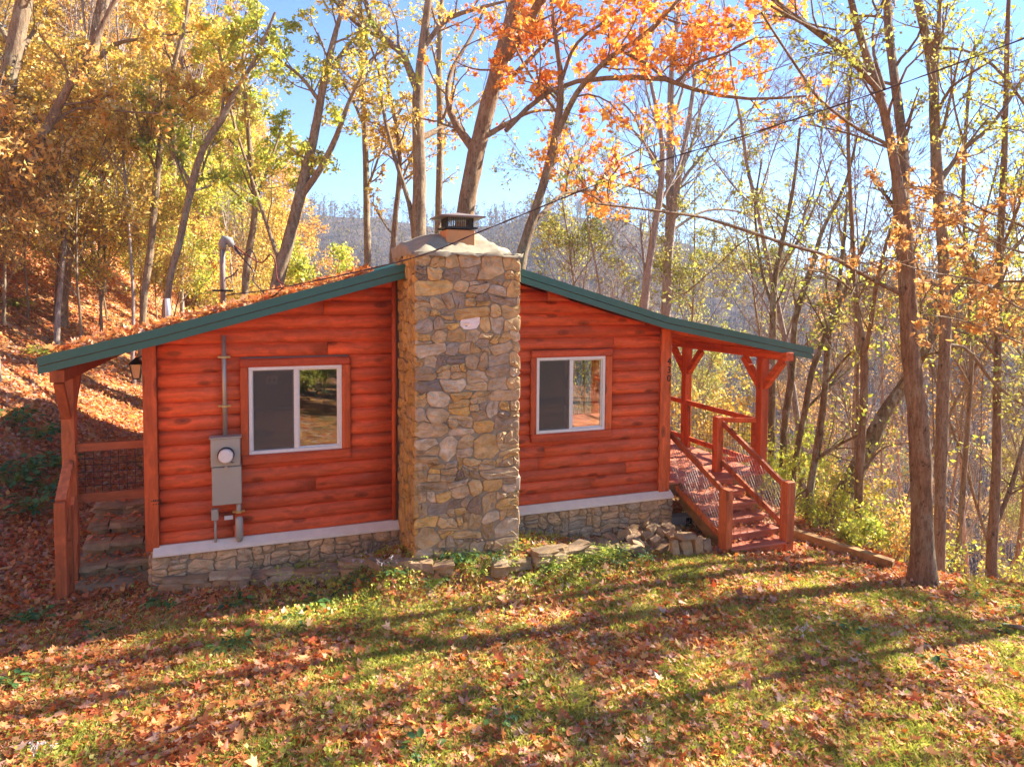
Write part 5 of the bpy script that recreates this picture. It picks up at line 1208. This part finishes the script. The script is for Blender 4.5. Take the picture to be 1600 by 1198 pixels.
px = [(250, 945, 22, .10), (368, 948, 22, .08), (490, 950, 26, .09), (462, 975, 12, .08), (375, 1010, 26, .08), (350, 1018, 14, .07), (30, 975, 20, .09), (60, 965, 18, .08), (1330, 985, 12, .09), (860, 870, 10, .07), (300, 905, 10, .08), (260, 900, 8, .08), (540, 930, 16, .08), (660, 1180, 12, .08),
      (780, 1130, 14, .07), (790, 1120, 14, .05), (930, 905, 12, .06), (990, 850, 14, .07), (1150, 868, 10, .06), (1215, 868, 10, .06), (1460, 1030, 10, .08), (150, 990, 14, .08), (20, 1070, 18, .08), (1510, 935, 18, .07), (1560, 985, 18, .07), (1590, 960, 22, .08)]
def on_ground(x, y, it=12):
    d = _fw+_R*(x-800)/F-_U*(y-509.1)/F; t = (-.5-CAM[2])/d[2]
    for _ in range(it): p = CAM+d*t; t += (float(gz(p[0], p[1]))-p[2])/d[2]*.7
    return CAM+d*t
for i, (x, y, n, s_) in enumerate(px):
    p = on_ground(x, y)
    herb(p[0], p[1], n, s_, .10, 'herb', 'low clump of dark green broad leaves growing among fallen leaves', PG, i)
for i, (x, y, lb) in enumerate(((600, 905, 'pale aster with tiny lilac flowers by the stone border left of the chimney'), (565, 900, 'smaller pale aster beside the border stones under the left window'), (62, 1190, 'cluster of pale lilac aster flowers at the bottom left of the lawn'), (1030, 842, 'greyish aster growing against the rock pile'), (1255, 1000, 'tuft of pale stems and leaves on the lawn right of the centre'))):
    p = on_ground(x, y); herb(p[0], p[1], 16, .035, .16 if i < 2 else .10, 'lime', lb, None, 60+i, 'aster_plant', 7)
WG = 'green weeds along the stone border'
rw = np.random.default_rng(77)
for i in range(46):
    t_ = rw.uniform(0, 1)**.9; x = 1.3+5.0*t_; y = float(np.interp(x, [0, 1.2, 2.35, 2.75, 4.7, 6.1], [-.3, -.45, -.75, -1.15, -1.3, -1.05]))+rw.normal(.02, .17)
    herb(x, y, int(rw.integers(26, 48)), rw.uniform(.03, .055), rw.uniform(.09, .20), 'lime' if i % 3 else 'herb', 'bushy green weed growing over the stone border', WG, 500+i, 'weed', 0)
# clumps of green on the left bank
for i, (x, y) in enumerate(((40, 740), (60, 690), (25, 690), (75, 770), (50, 800), (20, 760), (85, 730), (30, 620), (70, 640), (20, 570))):
    p = on_ground(x, y); herb(p[0], p[1], 60, .12, .28, 'herb' if i < 7 else 'lime', 'low green brambles on the bank left of the porch', 'green brambles on the left bank', 90+i, 'bramble')
# fallen stick at the right edge
t = thing('fallen_branch', 'fallen pale branch lying at the right edge of the lawn', 'branch', tuple(on_ground(1585, 990)))
a, b = on_ground(1560, 980), on_ground(1640, 1010)
MB().tube([tuple(a+np.array([0, 0, .04])), tuple((a+b)/2+np.array([.05, 0, .09])), tuple(b+np.array([0, 0, .05]))], [.02, .03, .035], 7).build('stick', Mt['barkpale'], t, smooth=True)

# ------------------------------------------------------------------ haze
hz = bpy.data.materials.new('haze'); hz.use_nodes = True; t_ = hz.node_tree; t_.nodes.clear()
o_ = t_.nodes.new('ShaderNodeOutputMaterial'); v_ = t_.nodes.new('ShaderNodeVolumePrincipled'); v_.inputs['Color'].default_value = (.70, .83, 1., 1); v_.inputs['Density'].default_value = .0005; v_.inputs['Anisotropy'].default_value = .0
t_.links.new(v_.outputs[0], o_.inputs['Volume'])
h_ = MB().box(-452, 455, -462, 443, -34, 75).build('haze', hz); setp(h_, 'thin pale autumn haze filling the valley', None, None, 'stuff')

# ------------------------------------------------------------------ labels of repeats: told apart by the landmark they show beside
def px_of(o):
    d = np.array(o.location)-CAM; z = float(d @ _fw)
    return (800+F*float(d @ _R)/z, 509.1-F*float(d @ _U)/z, z) if z > .5 else (-9999, 9999, z)
ORD = ['leftmost', 'second', 'third', 'fourth', 'fifth', 'sixth', 'seventh', 'eighth', 'ninth', 'tenth', 'eleventh', 'twelfth']
def relabel(group, word, regions, outside):
    it = [o for o in bpy.data.objects if o.get('group') == group and o.parent is None]
    P_ = {o: px_of(o) for o in it}; zone = {}
    for o in it:
        x = P_[o][0]
        if not (0 <= x <= 1600): o['label'] = outside; continue
        for (a, b, nm) in regions:
            if a <= x < b: zone.setdefault(nm, []).append(o)
    for nm, os_ in zone.items():
        os_.sort(key=lambda o: P_[o][0]); half = sorted(P_[o][2] for o in os_)[len(os_)//2]
        for tag_, sel in (('nearer', [o for o in os_ if P_[o][2] < half]), ('farther', [o for o in os_ if P_[o][2] >= half])):
            for i, o in enumerate(sel):
                od = ORD[i]+('' if i == 0 else ' from left') if i < 12 else 'one of the rightmost'
                o['label'] = f'{od} of the {tag_} {word} {nm}'
HR = [(0, 110, 'left of the porch roof end'), (110, 235, 'above the left porch'), (235, 345, 'left of the mast'), (345, 450, 'right of the mast'), (450, 560, 'above the left roof'), (560, 640, 'beside the chimney shoulder'), (640, 1600, 'right of the chimney')]
relabel(HG, 'tall golden trees', HR, 'tall golden hillside tree just outside the picture edge')
relabel(UG, 'yellow saplings', HR, 'low yellow hillside sapling just outside the picture edge')
relabel(SPL, 'thin bare stems', HR, 'thin bare stem just outside the picture edge')
relabel(BG, 'bare trees', [(0, 820, 'behind the chimney'), (820, 1050, 'above the right roof'), (1050, 1190, 'seen through the porch'), (1190, 1300, 'right of the porch post'), (1300, 1420, 'left of the big tree'), (1420, 1520, 'right of the big tree'), (1520, 1600, 'at the right edge')], 'bare tree standing outside the picture that shades the lawn')
for o in bpy.data.objects:
    if o.get('group') == UG and o.location.y < -9: o['label'] = 'yellow sapling standing behind the viewer, seen only mirrored in the windows'
    if o.get('group') == BG and o.location.y < -15: o['label'] = 'bare tree standing behind the viewer, seen only mirrored in the windows'
relabel(SG, 'shrubs', [(0, 1250, 'behind the stairs'), (1250, 1340, 'behind the timbers'), (1340, 1420, 'left of the big trunk'), (1420, 1500, 'right of the big trunk'), (1500, 1600, 'at the right edge')], 'shrub outside the right picture edge')
relabel(PG, 'dark green leafy plants', [(0, 110, 'at the left picture edge'), (110, 320, 'below the stone steps'), (320, 520, 'below the left window'), (520, 820, 'below the chimney'), (820, 1300, 'below the right wall'), (1300, 1600, 'in the right lawn')], 'dark leafy plant outside the picture')
relabel(WG, 'green weeds', [(0, 500, 'under the left window'), (500, 640, 'left of the chimney foot'), (640, 740, 'before the chimney'), (740, 860, 'at the right chimney corner'), (860, 1600, 'before the right wall')], 'weed by the border')
relabel('green brambles on the left bank', 'green brambles', [(0, 110, 'left of the porch newel')], 'green bramble at the left picture edge')
